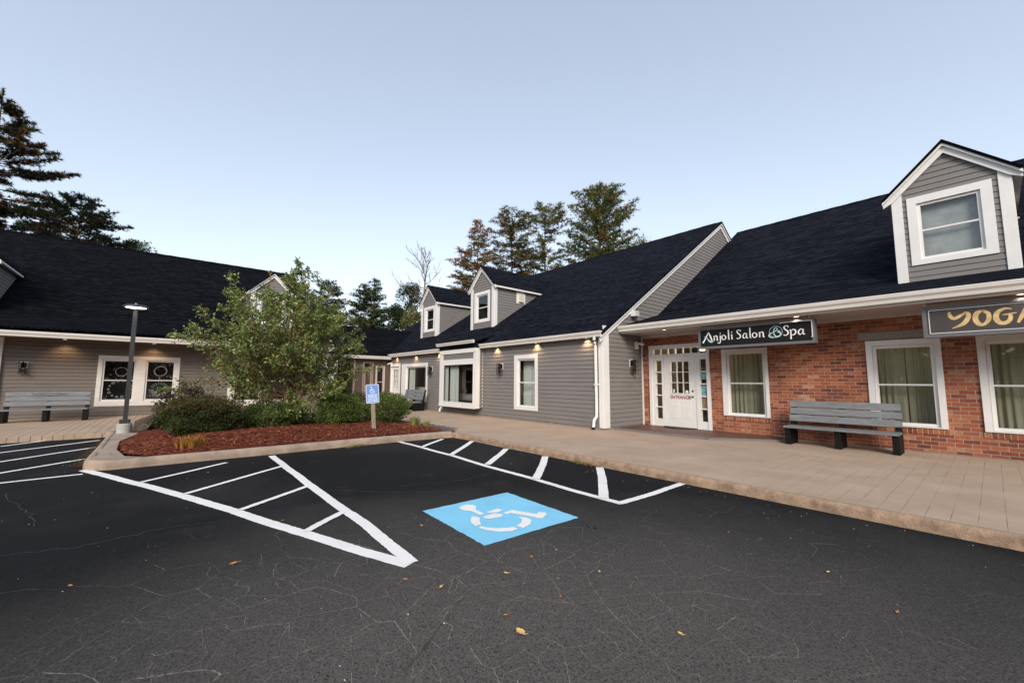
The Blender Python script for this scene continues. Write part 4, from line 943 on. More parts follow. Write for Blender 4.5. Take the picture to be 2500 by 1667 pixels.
# ------------------------------------------------------------------ curtains and room contents
def curtain(F, s0, s1, z0, z1, d, mat, label, waves=9, group=None):
    mb = MB(); n = waves*8; pr = None; rnd = random.Random(int(s0*100)+7)
    ph = [rnd.uniform(-.5,.5) for _ in range(n+1)]
    for k in range(n+1):
        s = s0+(s1-s0)*k/n; dd = d+.016*math.sin(2*PI*waves*k/n+ph[k]*.5)+.01*math.sin(5.3*k)
        if pr: mb.face([F.p(pr[0],z0,pr[1]),F.p(s,z0,dd),F.p(s,z1,dd),F.p(pr[0],z1,pr[1])])
        pr = (s, dd)
    mb.tube([F.p(s0,z1,d),F.p(s1,z1,d)], .012, 6)
    return tag(mb.build('curtain', M[mat], loc=F.p((s0+s1)/2,z0,d), smooth=False), label, 'curtain', group)
curtain(FB, -4.62, -3.60, .35, 2.2, -.30, 'curtain_green', 'grey green curtain drawn behind the window between the entrance and the bench')
curtain(FB, -1.68, -1.16, .35, 2.2, -.30, 'curtain_green', 'left half of the olive curtain behind the window right of the bench', 5)
curtain(FB, -1.14, -.62, .35, 2.2, -.33, 'curtain_green', 'right half of the olive curtain behind the window right of the bench', 5)
curtain(FB, -.12, .90, .35, 2.2, -.30, 'curtain_green', 'grey green curtain behind the window cut by the right edge of the photo')
curtain(FA, -10.75, -10.20, .35, 2.2, -.28, 'curtain_white', 'pale curtain at the left in the tall narrow window of the grey building', 5)
curtain(FA, -19.30, -18.70, .4, 2.15, -.13, 'curtain_white', 'white patterned curtain behind the large window beside the white nine-pane door', 6)
curtain(FA, -15.38, -14.95, .4, 2.25, .22, 'curtain_white', 'white sheer curtain gathered at the far left of the bay window', 4)
curtain(FA, -14.90, -14.25, .4, 2.25, .17, 'curtain_white', 'second white sheer curtain left of centre in the bay window', 6)
curtain(FA, -21.1, -20.3, 1.0, 2.0, -.12, 'curtain_white', 'small white curtain behind the panes of the nine-pane door', 7)
# wing chair
t = thing('wing_chair', (-17.2,10.55,0), 'tan high-backed chair inside the bay window by the sheer curtain', 'chair')
mb = MB(); mb.hexa([(-17.45,10.3,.4),(-17.3,10.3,.4),(-17.3,10.8,.4),(-17.45,10.8,.4),(-17.62,10.25,1.12),(-17.45,10.25,1.12),(-17.45,10.85,1.12),(-17.62,10.85,1.12)]); mb.build('backrest', M['tan'], t)
mb = MB(); mb.box(-17.3,-16.9,10.3,10.8,.36,.46); mb.build('seat', M['tan'], t)
for x in (-17.36,-16.95):
    for y in (10.34,10.76): mb = MB(); mb.box(x-.02,x+.02,y-.02,y+.02,.001,.36); mb.build('leg', M['wood_dark'], t)
t = thing('table', (-15.6,10.6,0), 'long table under a grey cloth inside the bay window', 'table')
mb = MB(); mb.box(-16.6,-14.4,10.2,11.0,.70,.76); mb.build('tabletop', M['wood_dark'], t)
mb = MB(); mb.box(-16.65,-14.35,10.15,11.05,.765,.775); mb.box(-16.66,-14.34,10.14,10.155,.50,.77); mb.box(-14.35,-14.34,10.155,11.05,.5,.765); mb.build('cloth', M['cloth_grey'], t)
for x in (-16.4,-14.6):
    for y in (10.3,10.9): mb = MB(); mb.box(x-.03,x+.03,y-.03,y+.03,.001,.70); mb.build('leg', M['wood_dark'], t)
t = thing('wall_mirror', (-17.2,12.55,.9), 'tall pale-framed mirror on the back wall behind the bay window', 'mirror')
FM = Fr((0,12.6,0),(1,0,0),(0,-1,0))
mb = MB(); fring(mb, FM, (-18.5,-17.4,.8,2.2), (-18.38,-17.52,.92,2.08), .0, .05); mb.build('frame', M['brown_trim'], t)
mb = MB(); fquad(mb, FM, -18.38, -17.52, .92, 2.08, .02); mb.build('mirror_glass', M['glass_dark'], t)
t = thing('table_lamp', (-15.5,12.2,1.2), 'small lit lamp with a warm glowing shade seen at the right of the bay window', 'lamp')
mb = MB(); mb.lathe((-16.9,12.2,1.2), [(0,0),(.08,0),(.03,.04),(.025,.28),(0,.28)]); mb.build('base', M['wood_dark'], t)
mb = MB(); mb.lathe((-16.9,12.2,1.5), [(.11,0),(.08,.22)]); mb.build('lamp_shade', M['shade'], t)
mb = MB(); mb.box(-17.3,-16.2,12.0,12.5,1.15,1.2); mb.box(-17.25,-17.2,12.05,12.45,0.002,1.15); mb.box(-16.3,-16.25,12.05,12.45,.002,1.15); tag(mb.build('console', M['wood_dark'], loc=(-16.7,12.2,0)), 'dark console under the lit lamp inside the bay window', 'console')
for k, (x, y, lab) in enumerate(((-16.35,10.5,'amber bottle at the left end of the table in the bay window'),(-15.95,10.55,'taller dark bottle standing next to the amber bottle in the bay window'),(-15.6,10.5,'bottle with a pale label on the table in the bay window'))):
    mb = MB(); mb.lathe((x,y,.777), [(0,0),(.04,0),(.042,.16),(.015,.22),(.014,.30+.03*k),(0,.3+.03*k)], 12)
    tag(mb.build('bottle', M['tan' if k != 1 else 'wood_dark'], loc=(x,y,.777)), lab, 'bottle', 'bottles on the table in the bay window')
t = thing('armchair', (-19.3,10.5,0), 'pale linen armchair turned away inside the large window left of the bay', 'armchair')
mb = MB(); mb.hexa([(-19.9,10.1,.25),(-18.5,10.1,.25),(-18.5,10.3,.25),(-19.9,10.3,.25),(-19.95,10.0,1.02),(-18.45,10.0,1.02),(-18.45,10.2,1.02),(-19.95,10.2,1.02)]); mb.build('backrest', M['beige'], t)
mb = MB(); mb.box(-19.9,-18.5,10.3,11.0,.12,.45); mb.build('seat', M['beige'], t)
FP = Fr((0,11.8,0),(1,0,0),(0,-1,0)); mb = MB(); fbox(mb, FP, -20.6, -19.9, 1.35, 1.95, -.02, .02); tag(mb.build('painting', M['painting'], loc=(-21.1,11.8,1.2)), 'brown picture on the dark back wall behind the armchair', 'painting')
# pendant seen through the transom
t = thing('pendant_lamp', (-5.6,12.1,2.5), 'warm lit ceiling lamp seen through the transom above the entrance door', 'lamp')
mb = MB(); mb.lathe((-5.52,12.1,2.26), [(.0,0),(.07,.02),(.09,.08),(.05,.14),(0,.15)]); mb.build('lamp_shade', M['amber'], t)
mb = MB(); mb.tube([(-5.52,12.1,2.42),(-5.52,12.1,2.69)], .008); mb.build('cord', M['metal_black'], t)
def lamp(kind, name, loc, col, e, par=None, **k):
    d = bpy.data.lights.new(name, kind); d.color = col; d.energy = e
    for a, v in k.items(): setattr(d, a, v)
    o = bpy.data.objects.new(name, d); COL.objects.link(o)
    if par: o.parent = par; o.location = V(loc)-ORG[par.name]
    else: o.location = loc
    return o
for i, x in enumerate((-1.5, 2.6)):
    t = thing('ceiling_lamp', (x,13.0,2.69), ['strip ceiling lamp in the room behind the window right of the bench','strip ceiling lamp in the room at the far right'][i], 'lamp')
    mb = MB(); mb.box(x-.5,x+.5,12.93,13.07,2.62,2.66); mb.build('tube_panel', emat('tube_light', (1,.9,.6), 2.2), t); mb = MB(); mb.box(x-.52,x+.52,12.9,13.1,2.66,2.695); mb.build('housing', M['white'], t)
    lamp('POINT', 'tube_glow', (x,13.0,2.4), (1,.9,.68), 16, t, shadow_soft_size=.3)
lamp('POINT', 'shade_glow', (-16.9,11.9,1.6), (1,.8,.58), 30, None, shadow_soft_size=.1)
bpy.data.objects['shade_glow'].parent = bpy.data.objects['table_lamp']; bpy.data.objects['shade_glow'].location = V((-16.9,11.9,1.6))-V((-15.5,12.2,1.2))
lamp('POINT', 'pendant_glow', (-5.52,12.1,2.1), (1,.75,.5), 14, bpy.data.objects['pendant_lamp'], shadow_soft_size=.08)

# ------------------------------------------------------------------ hanging signs
def sign_box(par, F, s0, s1, z0, z1, face, t=.16, fr=.055):
    mb = MB(); fring(mb, F, (s0,s1,z0,z1), (s0+fr,s1-fr,z0+fr,z1-fr), -t, .012); fbox(mb, F, s0+.01, s1-.01, z0+.01, z1-.01, -t+.004, -.02); mb.build('sign_frame', M['grey_frame'], par)
    mb = MB(); fbox(mb, F, s0+fr-.002, s1-fr+.002, z0+fr-.002, z1-fr+.002, -.019, .0); mb.build('sign_face', M[face], par)
FS = Fr((0,10.36,0),(1,0,0),(0,-1,0))
S1 = thing('hanging_sign', (-3.6,10.4,2.2), 'black hanging sign with white Anjoli Salon & Spa lettering over the entrance', 'sign')
sign_box(S1, FS, -4.81, -2.345, 2.175, 2.70, 'sign_black')
mb = MB()
for x in (-4.78,-2.44): fbox(mb, FS, x-.015, x+.015, 2.70, 2.77, -.05, -.02)
mb.build('hanger', M['white'], S1)
mb = MB(); fbox(mb, FS, -2.98, -2.385, 2.650, 2.664, .013, .024); fbox(mb, FS, -2.399, -2.385, 2.30, 2.65, .013, .024); fbox(mb, FS, -2.98, -2.966, 2.633, 2.65, .013, .024); fbox(mb, FS, -2.415, -2.399, 2.30, 2.314, .013, .024)
mb.build('white_edging', M['letter_white'], S1)
def cr(p0, p1, p2, p3, t):
    return tuple(.5*((2*b)+(-a+c)*t+(2*a-5*b+4*c-d)*t*t+(-a+3*b-3*c+d)*t**3) for a, b, c, d in zip(p0, p1, p2, p3))
def stroke(mb, F, pts, d, m=0, n=7):
    P = [pts[0]]+list(pts)+[pts[-1]]; q = []
    for i in range(len(P)-3):
        for k in range(n): q.append(cr(*P[i:i+4], k/n))
    q.append(P[-1]); L = []; R = []
    for i, p in enumerate(q):
        a = q[max(i-1,0)]; b = q[min(i+1,len(q)-1)]; tx, tz = b[0]-a[0], b[1]-a[1]; l = math.hypot(tx, tz) or 1
        nx, nz = -tz/l*p[2]/2, tx/l*p[2]/2; L.append((p[0]+nx,p[1]+nz)); R.append((p[0]-nx,p[1]-nz))
    for i in range(len(q)-1): mb.face([F.p(R[i][0],R[i][1],d),F.p(R[i+1][0],R[i+1][1],d),F.p(L[i+1][0],L[i+1][1],d),F.p(L[i][0],L[i][1],d)], m)
GL = dict(
 n=[[(0,1,.15),(.06,.5,.2),(.05,0,.2)],[(.05,.55,.06),(.3,.92,.12),(.55,.93,.2),(.66,.6,.2),(.66,.12,.2),(.85,.0,.1)]],
 j=[[(.1,1,.18),(.12,.4,.2),(.08,-.3,.18),(-.15,-.55,.14),(-.42,-.38,.16)]],
 o=[[(.3,.97,.1),(.05,.75,.17),(.02,.35,.2),(.28,.02,.12),(.6,.25,.18),(.62,.68,.2),(.3,.97,.1)]],
 l=[[(0,1.95,.2),(.02,1,.2),(.02,.15,.18),(.2,.02,.1)]],
 i=[[(0,1,.18),(.02,.5,.2),(.03,.12,.18),(.2,.0,.08)]],
 S=[[(.78,1.42,.2),(.72,1.66,.12),(.42,1.74,.12),(.14,1.45,.2),(.3,1.1,.2),(.66,.75,.22),(.7,.3,.2),(.36,.02,.12),(.02,.15,.16)]],
 a=[[(.62,.8,.1),(.35,.97,.12),(.04,.6,.18),(.05,.2,.2),(.22,.02,.12),(.5,.25,.08),(.62,.5,.06)],[(.64,.95,.18),(.62,.4,.2),(.66,.1,.18),(.9,.02,.08)]],
 p=[[(-.12,.95,.08),(.03,.85,.18),(.05,.2,.2),(.03,-.7,.22)],[(.05,.62,.08),(.3,.95,.14),(.62,.85,.2),(.66,.35,.2),(.38,.02,.14),(.08,.1,.08)]])
mb = MB()
def put(ch, x, z, h=.125, w=1.0):
    for st_ in GL[ch]: stroke(mb, FS, [(x+a*h*w, z+b*h, c*h*1.05) for a, b, c in st_], .003)
stroke(mb, FS, [(-4.70,2.325,.035),(-4.62,2.46,.03),(-4.545,2.60,.02)], .003); stroke(mb, FS, [(-4.56,2.60,.02),(-4.51,2.48,.036),(-4.47,2.36,.026)], .003)
put('n',-4.425,2.365,w=.95); put('j',-4.285,2.365); put('o',-4.235,2.37,w=1.12); put('l',-4.078,2.37); put('i',-4.005,2.37); put('S',-3.90,2.372,h=.122); put('a',-3.755,2.372)
put('l',-3.60,2.372); put('o',-3.55,2.37,w=1.15); put('n',-3.405,2.37,w=1.0); put('S',-2.925,2.37,h=.125); put('p',-2.79,2.37,w=1.15); put('a',-2.645,2.368,w=1.1)
for x, z in ((-4.27,2.535),(-4.0,2.545)): arcstroke(FS, x, z, 0, .014, .003, n=10)
mb.build('lettering', M['letter_white'], S1)
mb = MB()
stroke(mb, FS, [(-4.665,2.485,.008),(-4.60,2.45,.018),(-4.55,2.38,.036),(-4.50,2.342,.04),(-4.44,2.35,.012)], .005)
arcstroke(FS, -3.07, 2.47, .122, .009, .004, n=40)
stroke(mb, FS, [(-2.99,2.49,.02),(-3.03,2.47,.03),(-2.98,2.44,.03),(-2.99,2.38,.03),(-3.06,2.36,.03),(-3.11,2.43,.022),(-3.10,2.53,.02),(-3.06,2.56,.016),(-3.04,2.52,.018),(-3.10,2.47,.018),(-3.19,2.43,.022),(-3.205,2.38,.028),(-3.15,2.345,.022),(-3.08,2.35,.012)], .0045)
mb.build('ampersand', M['letter_teal'], S1)
S2 = thing('hanging_sign', (.6,10.4,2.2), 'dark brown hanging sign with gold brush YOGA letters cut by the right photo edge', 'sign')
sign_box(S2, FS, -.745, 1.75, 2.145, 2.70, 'sign_brown')
mb = MB(); fring(mb, FS, (-.665,1.67,2.212,2.632), (-.655,1.66,2.222,2.622), .001, .003); mb.build('white_edging', M['letter_white'], S2)
mb = MB()
for x in (-.71,1.7): fbox(mb, FS, x-.018, x+.018, 2.70, 2.77, -.05, -.02)
mb.build('hanger', M['white'], S2)
mb = MB()
stroke(mb, FS, [(-.41,2.575,.03),(-.40,2.50,.05),(-.36,2.455,.05),(-.29,2.49,.045),(-.22,2.54,.03)], .003)
stroke(mb, FS, [(-.23,2.555,.02),(-.19,2.52,.05),(-.20,2.44,.06),(-.26,2.35,.055),(-.39,2.285,.012)], .0045)
stroke(mb, FS, [(-.02,2.55,.03),(-.09,2.52,.06),(-.115,2.42,.065),(-.08,2.33,.06),(-.02,2.325,.045),(.03,2.40,.055),(.03,2.50,.05),(-.03,2.55,.045)], .003)
stroke(mb, FS, [(.28,2.54,.015),(.21,2.555,.035),(.13,2.50,.055),(.11,2.40,.065),(.15,2.325,.06),(.22,2.33,.055),(.26,2.39,.05),(.26,2.45,.04)], .003)
stroke(mb, FS, [(.18,2.455,.012),(.25,2.462,.02),(.33,2.475,.01)], .0045)
stroke(mb, FS, [(.33,2.31,.03),(.38,2.42,.05),(.45,2.57,.04),(.50,2.44,.06),(.56,2.30,.04)], .003); stroke(mb, FS, [(.37,2.40,.02),(.46,2.42,.03),(.54,2.40,.015)], .0045)
mb.build('lettering', M['gold'], S2)

# ------------------------------------------------------------------ lights in the soffits
def downlight(x, y, z, label, on=True, group=None, power=4, spot=True, col=(1,.62,.32), mat='lens', size=.055):
    t = thing('downlight', (x,y,z), label, 'downlight', group)
    mb = MB(); mb.lathe((x,y,z), [(size*1.35,-.001),(size*1.35,-.008),(size,-.010),(size,-.002)], 20); mb.build('trim_ring', M['white'], t)
    mb = MB(); mb.face([(x+size*math.cos(a),y+size*math.sin(a),z-.006) for a in [-2*PI*k/20 for k in range(20)]]); mb.build('lens', M[mat], t)
    if spot:
        l = lamp('SPOT', 'beam', (x,y,z-.015), col, power, t, spot_size=math.radians(125), spot_blend=.7, shadow_soft_size=.03)
    return t
for x, w in ((-5.73,'left of the Anjoli sign above the entrance'),(-2.66,'behind the right end of the black sign'),(.39,'above the YOGA sign')):
    downlight(x, 10.33, 2.764, 'round lit soffit light '+w, power=3, col=(1,.80,.62), size=.045)
for x, w in ((-7.62,'at the right corner by the downspout of the grey wall'),(-9.75,'above and right of the tall narrow window'),(-11.88,'above the lantern right of the bay window'),
             (-16.1,'just left of the bay window'),(-18.35,'above the large window beside the bench'),(-20.5,'above the white nine-pane door')):
    downlight(x, 9.30, 2.612, 'small warm eave light '+w, group='eave lights along the grey clapboard wall', power=14, size=.035)
for y, w in ((-2.72,'above the wall left of the lamp post'),(-.42,'above the etched double window')):
    downlight(xC+.30, y, 2.698, 'warm light recessed under the left wing eave '+w, power=11, group='eave lights of the left wing')

# ------------------------------------------------------------------ wall lanterns, cameras, flood light
def lantern(F, s, z0, z1, label, w=.155):
    t = thing('wall_lantern', F.p(s,z0,0), label, 'wall lantern', 'square black wall lanterns')
    mb = MB(); fbox(mb, F, s-.088, s+.088, z1-.20, z1+.02, .014, .022); mb.build('mounting_block', M['white'], t)
    mb = MB(); fbox(mb, F, s-.055, s+.055, z1-.17, z1-.01, .0225, .045); fbox(mb, F, s-.012, s+.012, z1-.04, z1-.02, .045, .12); mb.build('back_plate', M['metal_black'], t)
    mb = MB(); a, b, c, d = s-w/2, s+w/2, .05, .05+w; e = .012
    for x in (a, b-e):
        for y in (c, d-e): fbox(mb, F, x, x+e, z0, z1, y, y+e)
    for z in (z0, z1-e):
        fbox(mb, F, a+e, b-e, z, z+e, c, c+e); fbox(mb, F, a+e, b-e, z, z+e, d-e, d); fbox(mb, F, a, a+e, z, z+e, c+e, d-e); fbox(mb, F, b-e, b, z, z+e, c+e, d-e)
    k = .035
    for x in (a+k, b-k-.008):
        for y in (c+k, d-k-.008): fbox(mb, F, x, x+.008, z0+.05, z1-.03, y, y+.008)
    fbox(mb, F, a+k, b-k, z0+.042, z0+.05, c+k, d-k); fbox(mb, F, a+k, b-k, z1-.03, z1-.022, c+k, d-k); fbox(mb, F, a+.004, b-.004, z1-.021, z1-.013, (c+d)/2-.012, (c+d)/2+.012); fbox(mb, F, s-.01, s+.01, z1-.022, z1+.035, (c+d)/2-.01, (c+d)/2+.01)
    mb.build('lantern_frame', M['metal_black'], t)
    mb = MB(); q = k+.003
    for x in (a+q, b-q): mb.face([F.p(x,z0+.05,c+q),F.p(x,z0+.05,d-q),F.p(x,z1-.03,d-q),F.p(x,z1-.03,c+q)])
    for y in (c+q, d-q): mb.face([F.p(a+q,z0+.05,y),F.p(b-q,z0+.05,y),F.p(b-q,z1-.03,y),F.p(a+q,z1-.03,y)])
    mb.build('lantern_glass', M['lantern_glass'], t)
    return t
lantern(FA, -11.62, 1.575, 1.97, 'black open-frame lantern on the grey wall between the bay and the tall window')
lantern(FA, -16.78, 1.585, 1.985, 'black lantern on the wall just left of the bay window')
lantern(GA, 10.72, 1.59, 1.99, 'black lantern on the narrow side wall beside the brick entrance')
lantern(FC, -3.62, 1.50, 1.88, 'black lantern on the taupe wall above the lettered bench at left')
def camera_box(F, s, z, label, k=1.0):
    t = thing('security_light', F.p(s,z,0), label, 'security light')
    mb = MB(); fbox(mb, F, s-.06*k, s+.06*k, z-.02, z+.11, .016, .08); fbox(mb, F, s-.055*k, s+.05*k, z-.12, z-.02, .016, .09); mb.build('housing', M['white'], t)
    mb = MB(); mb.tube([F.p(s+.04*k,z+.06,.08),F.p(s+.10*k,z+.05,.13),F.p(s+.18*k,z+.02,.17)], [.025,.04,.05], 10); mb.build('lamp_head', M['white'], t)
camera_box(GA, 10.98, 2.46, 'white security light high on the side wall left of the Anjoli sign')
camera_box(Fr((0,yA,0),(-1,0,0),(0,-1,0)), 21.15, 2.22, 'white security light in the dark corner above the white nine-pane door')
t = thing('flood_light', (-6.95,10.85,3.3), 'small silver flood light on the gable wall above the gutter', 'flood light')
mb = MB(); mb.box(-7.03,-6.88,10.72,10.95,3.33,3.49); 
for k in range(5): mb.box(-6.88,-6.865,10.73,10.94,3.345+k*.03,3.36+k*.03)
mb.build('housing', M['white'], t); mb = MB(); mb.tube([(-6.97,10.95,3.33),(-6.97,11.0,3.22),(-7.05,11.0,3.2)], .012); mb.build('arm', M['steel'], t)

# ------------------------------------------------------------------ benches
def bench():
    t = thing('park_bench', (0,0,0), 'x', 'bench', 'grey slatted benches with black legs')
    for x in (-.87,0,.87):
        mb = MB(); a, b = x-.05, x+.05
        side = [(.03,0.0),(.56,0.0),(.58,.30),(.56,.45),(.66,.93),(.60,.93),(.46,.40),(.44,.355),(.03,.355)]
        L = [V((a,y,z)) for y, z in side]; R = [V((b,y,z)) for y, z in side]
        mb.face(L[::-1]); mb.face(R)
        for i in range(len(side)): j = (i+1)%len(side); mb.face([L[i],L[j],R[j],R[i]])
        mb.build('leg', M['black'], t)
    for k in range(3):
        mb = MB(); y0 = -.03+k*.155; mb.box(-.925,.925,y0,y0+.145,.357,.396); mb.build('seat_board', M['bench'], t)
    for k in range(3):
        z0 = .485+k*.155; z1 = z0+.135; f = lambda z: .445+(z-.40)*.26
        mb = MB(); y0, y1 = f(z0), f(z1); xo = .01*(k%2)
        mb.hexa([(-.925+xo,y0-.04,z0),(.925+xo,y0-.04,z0),(.925+xo,y0,z0-.01),(-.925+xo,y0,z0-.01),(-.925+xo,y1-.04,z1),(.925+xo,y1-.04,z1),(.925+xo,y1,z1-.01),(-.925+xo,y1,z1-.01)])
        mb.build('back_board', M['bench'], t)
    return t
b0_ = bench(); b0_['label'] = 'grey slatted bench with black legs against the red brick wall'
b1_ = copy_thing(b0_, (-19.27,-2.82,.002), PI/2, 'grey bench with a carved top board against the taupe wall at left')
b2_ = copy_thing(b0_, (-17.62,8.42,.002), 0, 'far grey bench under the large window, half hidden by the round shrub')
b0_.location = (-2.12,10.42,.002)
for o_ in (b1_, b2_): ORG[o_.name] = V((0,0,0))
FX = Fr((0,.463,0),(1,0,0),(0,-1,0))
M['carved'] = pmat('dark_carved_text', (.045,.05,.055), .8, .1, 5)
tx = text_part('The Square on Amherst', .085, FX, 0, .843, .013, b1_, 'carved', name='carved_lettering', sx=.95)

# ------------------------------------------------------------------ ramp, mat, lamp post, boulder, sign post
mb = MB(); P_ = [(-7.0,9.80),(-4.45,9.82),(-3.15,10.78),(-3.15,11.34),(-7.0,11.34)]
mb.prism([(a+.0,b+.0) for a,b in P_], .002, .045); ramp_ = tag(mb.build('wooden_ramp', M['deck'], loc=(-5.5,10.6,0)), 'low brown wooden landing in front of the white entrance door', 'ramp')
mb = MB()
for (a, b), (c, d) in zip([(-7.0,9.77),(-4.44,9.79),(-3.12,10.76)][:-1], [(-7.0,9.77),(-4.44,9.79),(-3.12,10.76)][1:]):
    dx, dy = c-a, d-b; l = math.hypot(dx, dy); nx, ny = dy/l*.05, -dx/l*.05
    mb.hexa([(a+nx,b+ny,.002),(c+nx,d+ny,.002),(c,d,.002),(a,b,.002),(a+nx,b+ny,.03),(c+nx,d+ny,.03),(c,d,.05),(a,b,.05)])
mb.build('edge_board', M['deck_trim'], ramp_)
mb = MB(); mb.prism([(-5.87+.47*math.cos(a), 11.30-.42*math.sin(a)) for a in [PI*k/20 for k in range(21)]][::-1], .047, .062)
tag(mb.build('door_mat', M['mat_rubber'], loc=(-5.87,11.1,.05)), 'black half-round door mat in front of the entrance', 'door mat')
LX, LY = -14.03, -.70
t = thing('street_lamp', (LX,LY,0), 'square dark lamp post with a round lit head on a concrete footing', 'street lamp')
mb = MB(); mb.lathe((LX,LY,0), [(0,-.02),(.145,-.02),(.145,.235),(.135,.25),(0,.25)], 28); mb.build('footing', M['concrete'], t, smooth=False)
mb = MB(); mb.box(LX-.10,LX+.10,LY-.10,LY+.10,.25,.345); mb.build('base_cover', M['pole'], t)
mb = MB(); mb.box(LX-.043,LX+.043,LY-.043,LY+.043,.345,2.98); mb.build('pole', M['pole'], t)
mb = MB(); mb.tube([(LX,LY,2.98),(LX,LY,3.10)], .04, 12); mb.lathe((LX,LY,3.0), [(.03,.165),(.205,.165),(.21,.150),(.235,.150),(.25,.165),(.25,.19),(.20,.215),(.05,.232),(.0,.236)], 32); mb.build('lamp_head', M['pole'], t)
mb = MB(); mb.lathe((LX,LY,3.0), [(.045,.155),(.20,.155),(.20,.164)], 32); mb.build('led_ring', M['led'], t)
mb = MB(); mb.lathe((LX,LY,3.24), [(.03,-.01),(.03,.03),(0,.03)], 12); mb.build('sensor', M['blue_sign'], t)
lamp('SPOT', 'led_beam', (LX,LY,3.12), (1,.86,.76), 14, t, spot_size=math.radians(150), spot_blend=.6, shadow_soft_size=.15)

def rock(name, c, r, seed, mat, label, cat='boulder'):
    import bmesh
    bm = bmesh.new(); bmesh.ops.create_icosphere(bm, subdivisions=4, radius=1)
    rr = random.Random(seed); cuts = [(V((rr.uniform(-1,1),rr.uniform(-1,1),rr.uniform(-.6,1))).normalized(), rr.uniform(.5,.8)) for _ in range(14)]
    for v in bm.verts:
        p = v.co.copy()
        for n, d in cuts:
            e = p.dot(n)-d
            if e > 0: p -= n*e
        p *= 1+.05*noise.noise(p*4)+.02*noise.noise(p*11)
        v.co = V((p.x*r[0],p.y*r[1],p.z*r[2])); v.co.z += v.co.x*.2
    me = bpy.data.meshes.new(name); bm.to_mesh(me); bm.free(); me.materials.append(M[mat])
    o = bpy.data.objects.new(name, me); COL.objects.link(o); o.location = c; return tag(o, label, cat)
o = rock('boulder', (-14.12,-.25,.17), (.30,.42,.36), 11, 'stone', 'angular grey brown boulder at the foot of the lamp post'); o.rotation_euler = (.5,.1,.35)

SP = thing('parking_sign', (-10.44,4.2,0), 'blue RESERVED PARKING sign on a leaning wooden post between two round shrubs', 'sign')
nrm = V((.90,-.43,0)).normalized(); uu = V((.43,.90,0)).normalized(); tilt = -.075
FSg = Fr((-10.44,4.2,0), uu, nrm)
def tl(s, z): return (s*math.cos(tilt)+ (z)*math.sin(tilt), z*math.cos(tilt)-s*math.sin(tilt))
def tbox(mb, s0, s1, z0, z1, d0, d1, m=0):
    c = [tl(s0,z0),tl(s1,z0),tl(s1,z1),tl(s0,z1)]; A_ = [FSg.p(a,b,d1) for a,b in c]; B_ = [FSg.p(a,b,d0) for a,b in c]
    mb.hexa([A_[0],A_[1],B_[1],B_[0],A_[3],A_[2],B_[2],B_[3]], m)
mb = MB(); tbox(mb, -.05, .05, -.02, 1.22, -.05, .045); mb.build('post', M['post_wood'], SP)
def rr_poly(s0, s1, z0, z1, r):
    out = []
    for cx, cz, a0 in ((s1-r,z0+r,-PI/2),(s1-r,z1-r,0),(s0+r,z1-r,PI/2),(s0+r,z0+r,PI)):
        for k in range(5): a = a0+PI/2*k/4; out.append((cx+r*math.cos(a), cz+r*math.sin(a)))
    return out
def tprism(mb, poly, d0, d1, m=0):
    a = [FSg.p(*tl(x,z),d1) for x, z in poly]; b = [FSg.p(*tl(x,z),d0) for x, z in poly]
    mb.face(a, m); mb.face(b[::-1], m)
    for i in range(len(a)): j = (i+1)%len(a); mb.face([b[i],b[j],a[j],a[i]], m)
z0s, z1s = .76, 1.24
mb = MB(); tprism(mb, rr_poly(-.16,.16,z0s,z1s,.03), .046, .049); tprism(mb, rr_poly(-.147,.147,z0s+.013,z1s-.013,.022), .0492, .0500, 1)
pl = mb.build('sign_plate', [M['sign_white'], M['blue_sign']], SP)
G2 = Fr(FSg.p(0,0,.0504), V((uu.x*math.cos(tilt),uu.y*math.cos(tilt),-math.sin(tilt))), nrm)
class FrT(Fr):
    def p(s, a, z, d=0): x, y = tl(a, z); return FSg.p(x, y, .0504+d)
G2 = FrT((0,0,0),(1,0,0),(0,1,0))
mb = MB()
arcstroke(G2, .0, 1.065, .042, .013, 0, -2.6, 1.2+.0, 22) if False else arcstroke(G2, -.005, 1.065, .04, .013, 0, 1.9, 5.9, 22)
stroke(mb, G2, [(-.02,1.165,.014),(-.018,1.12,.014),(-.012,1.075,.014)], 0, n=3); stroke(mb, G2, [(-.012,1.082,.013),(.03,1.082,.013),(.052,1.04,.014),(.07,1.035,.014)], 0, n=4); stroke(mb, G2, [(-.015,1.118,.011),(.03,1.113,.011)], 0, n=2)
arcstroke(G2, -.022, 1.185, 0, .015, 0, n=10)
mb.build('wheelchair_symbol', M['sign_white'], SP)
for txt, z, sx in (('RESERVED',.948,.92),('PARKING',.900,.98),('VEHICLE ID',.845,.86),('REQUIRED',.797,.94)):
    text_part(txt, .056, G2, 0, z, 0, SP, 'sign_white', sx=sx, ex=.0003, bold=.0012)
mb = MB(); tbox(mb, -.13, .13, .888, .890, .0502, .0506); mb.build('divider', M['sign_white'], SP)
mb = MB()
for z in (.785, 1.215): c_ = FSg.p(*tl(0,z),.05); mb.tube([c_, c_+nrm*.006], .009, 8)
mb.build('bolt', M['metal_black'], SP)

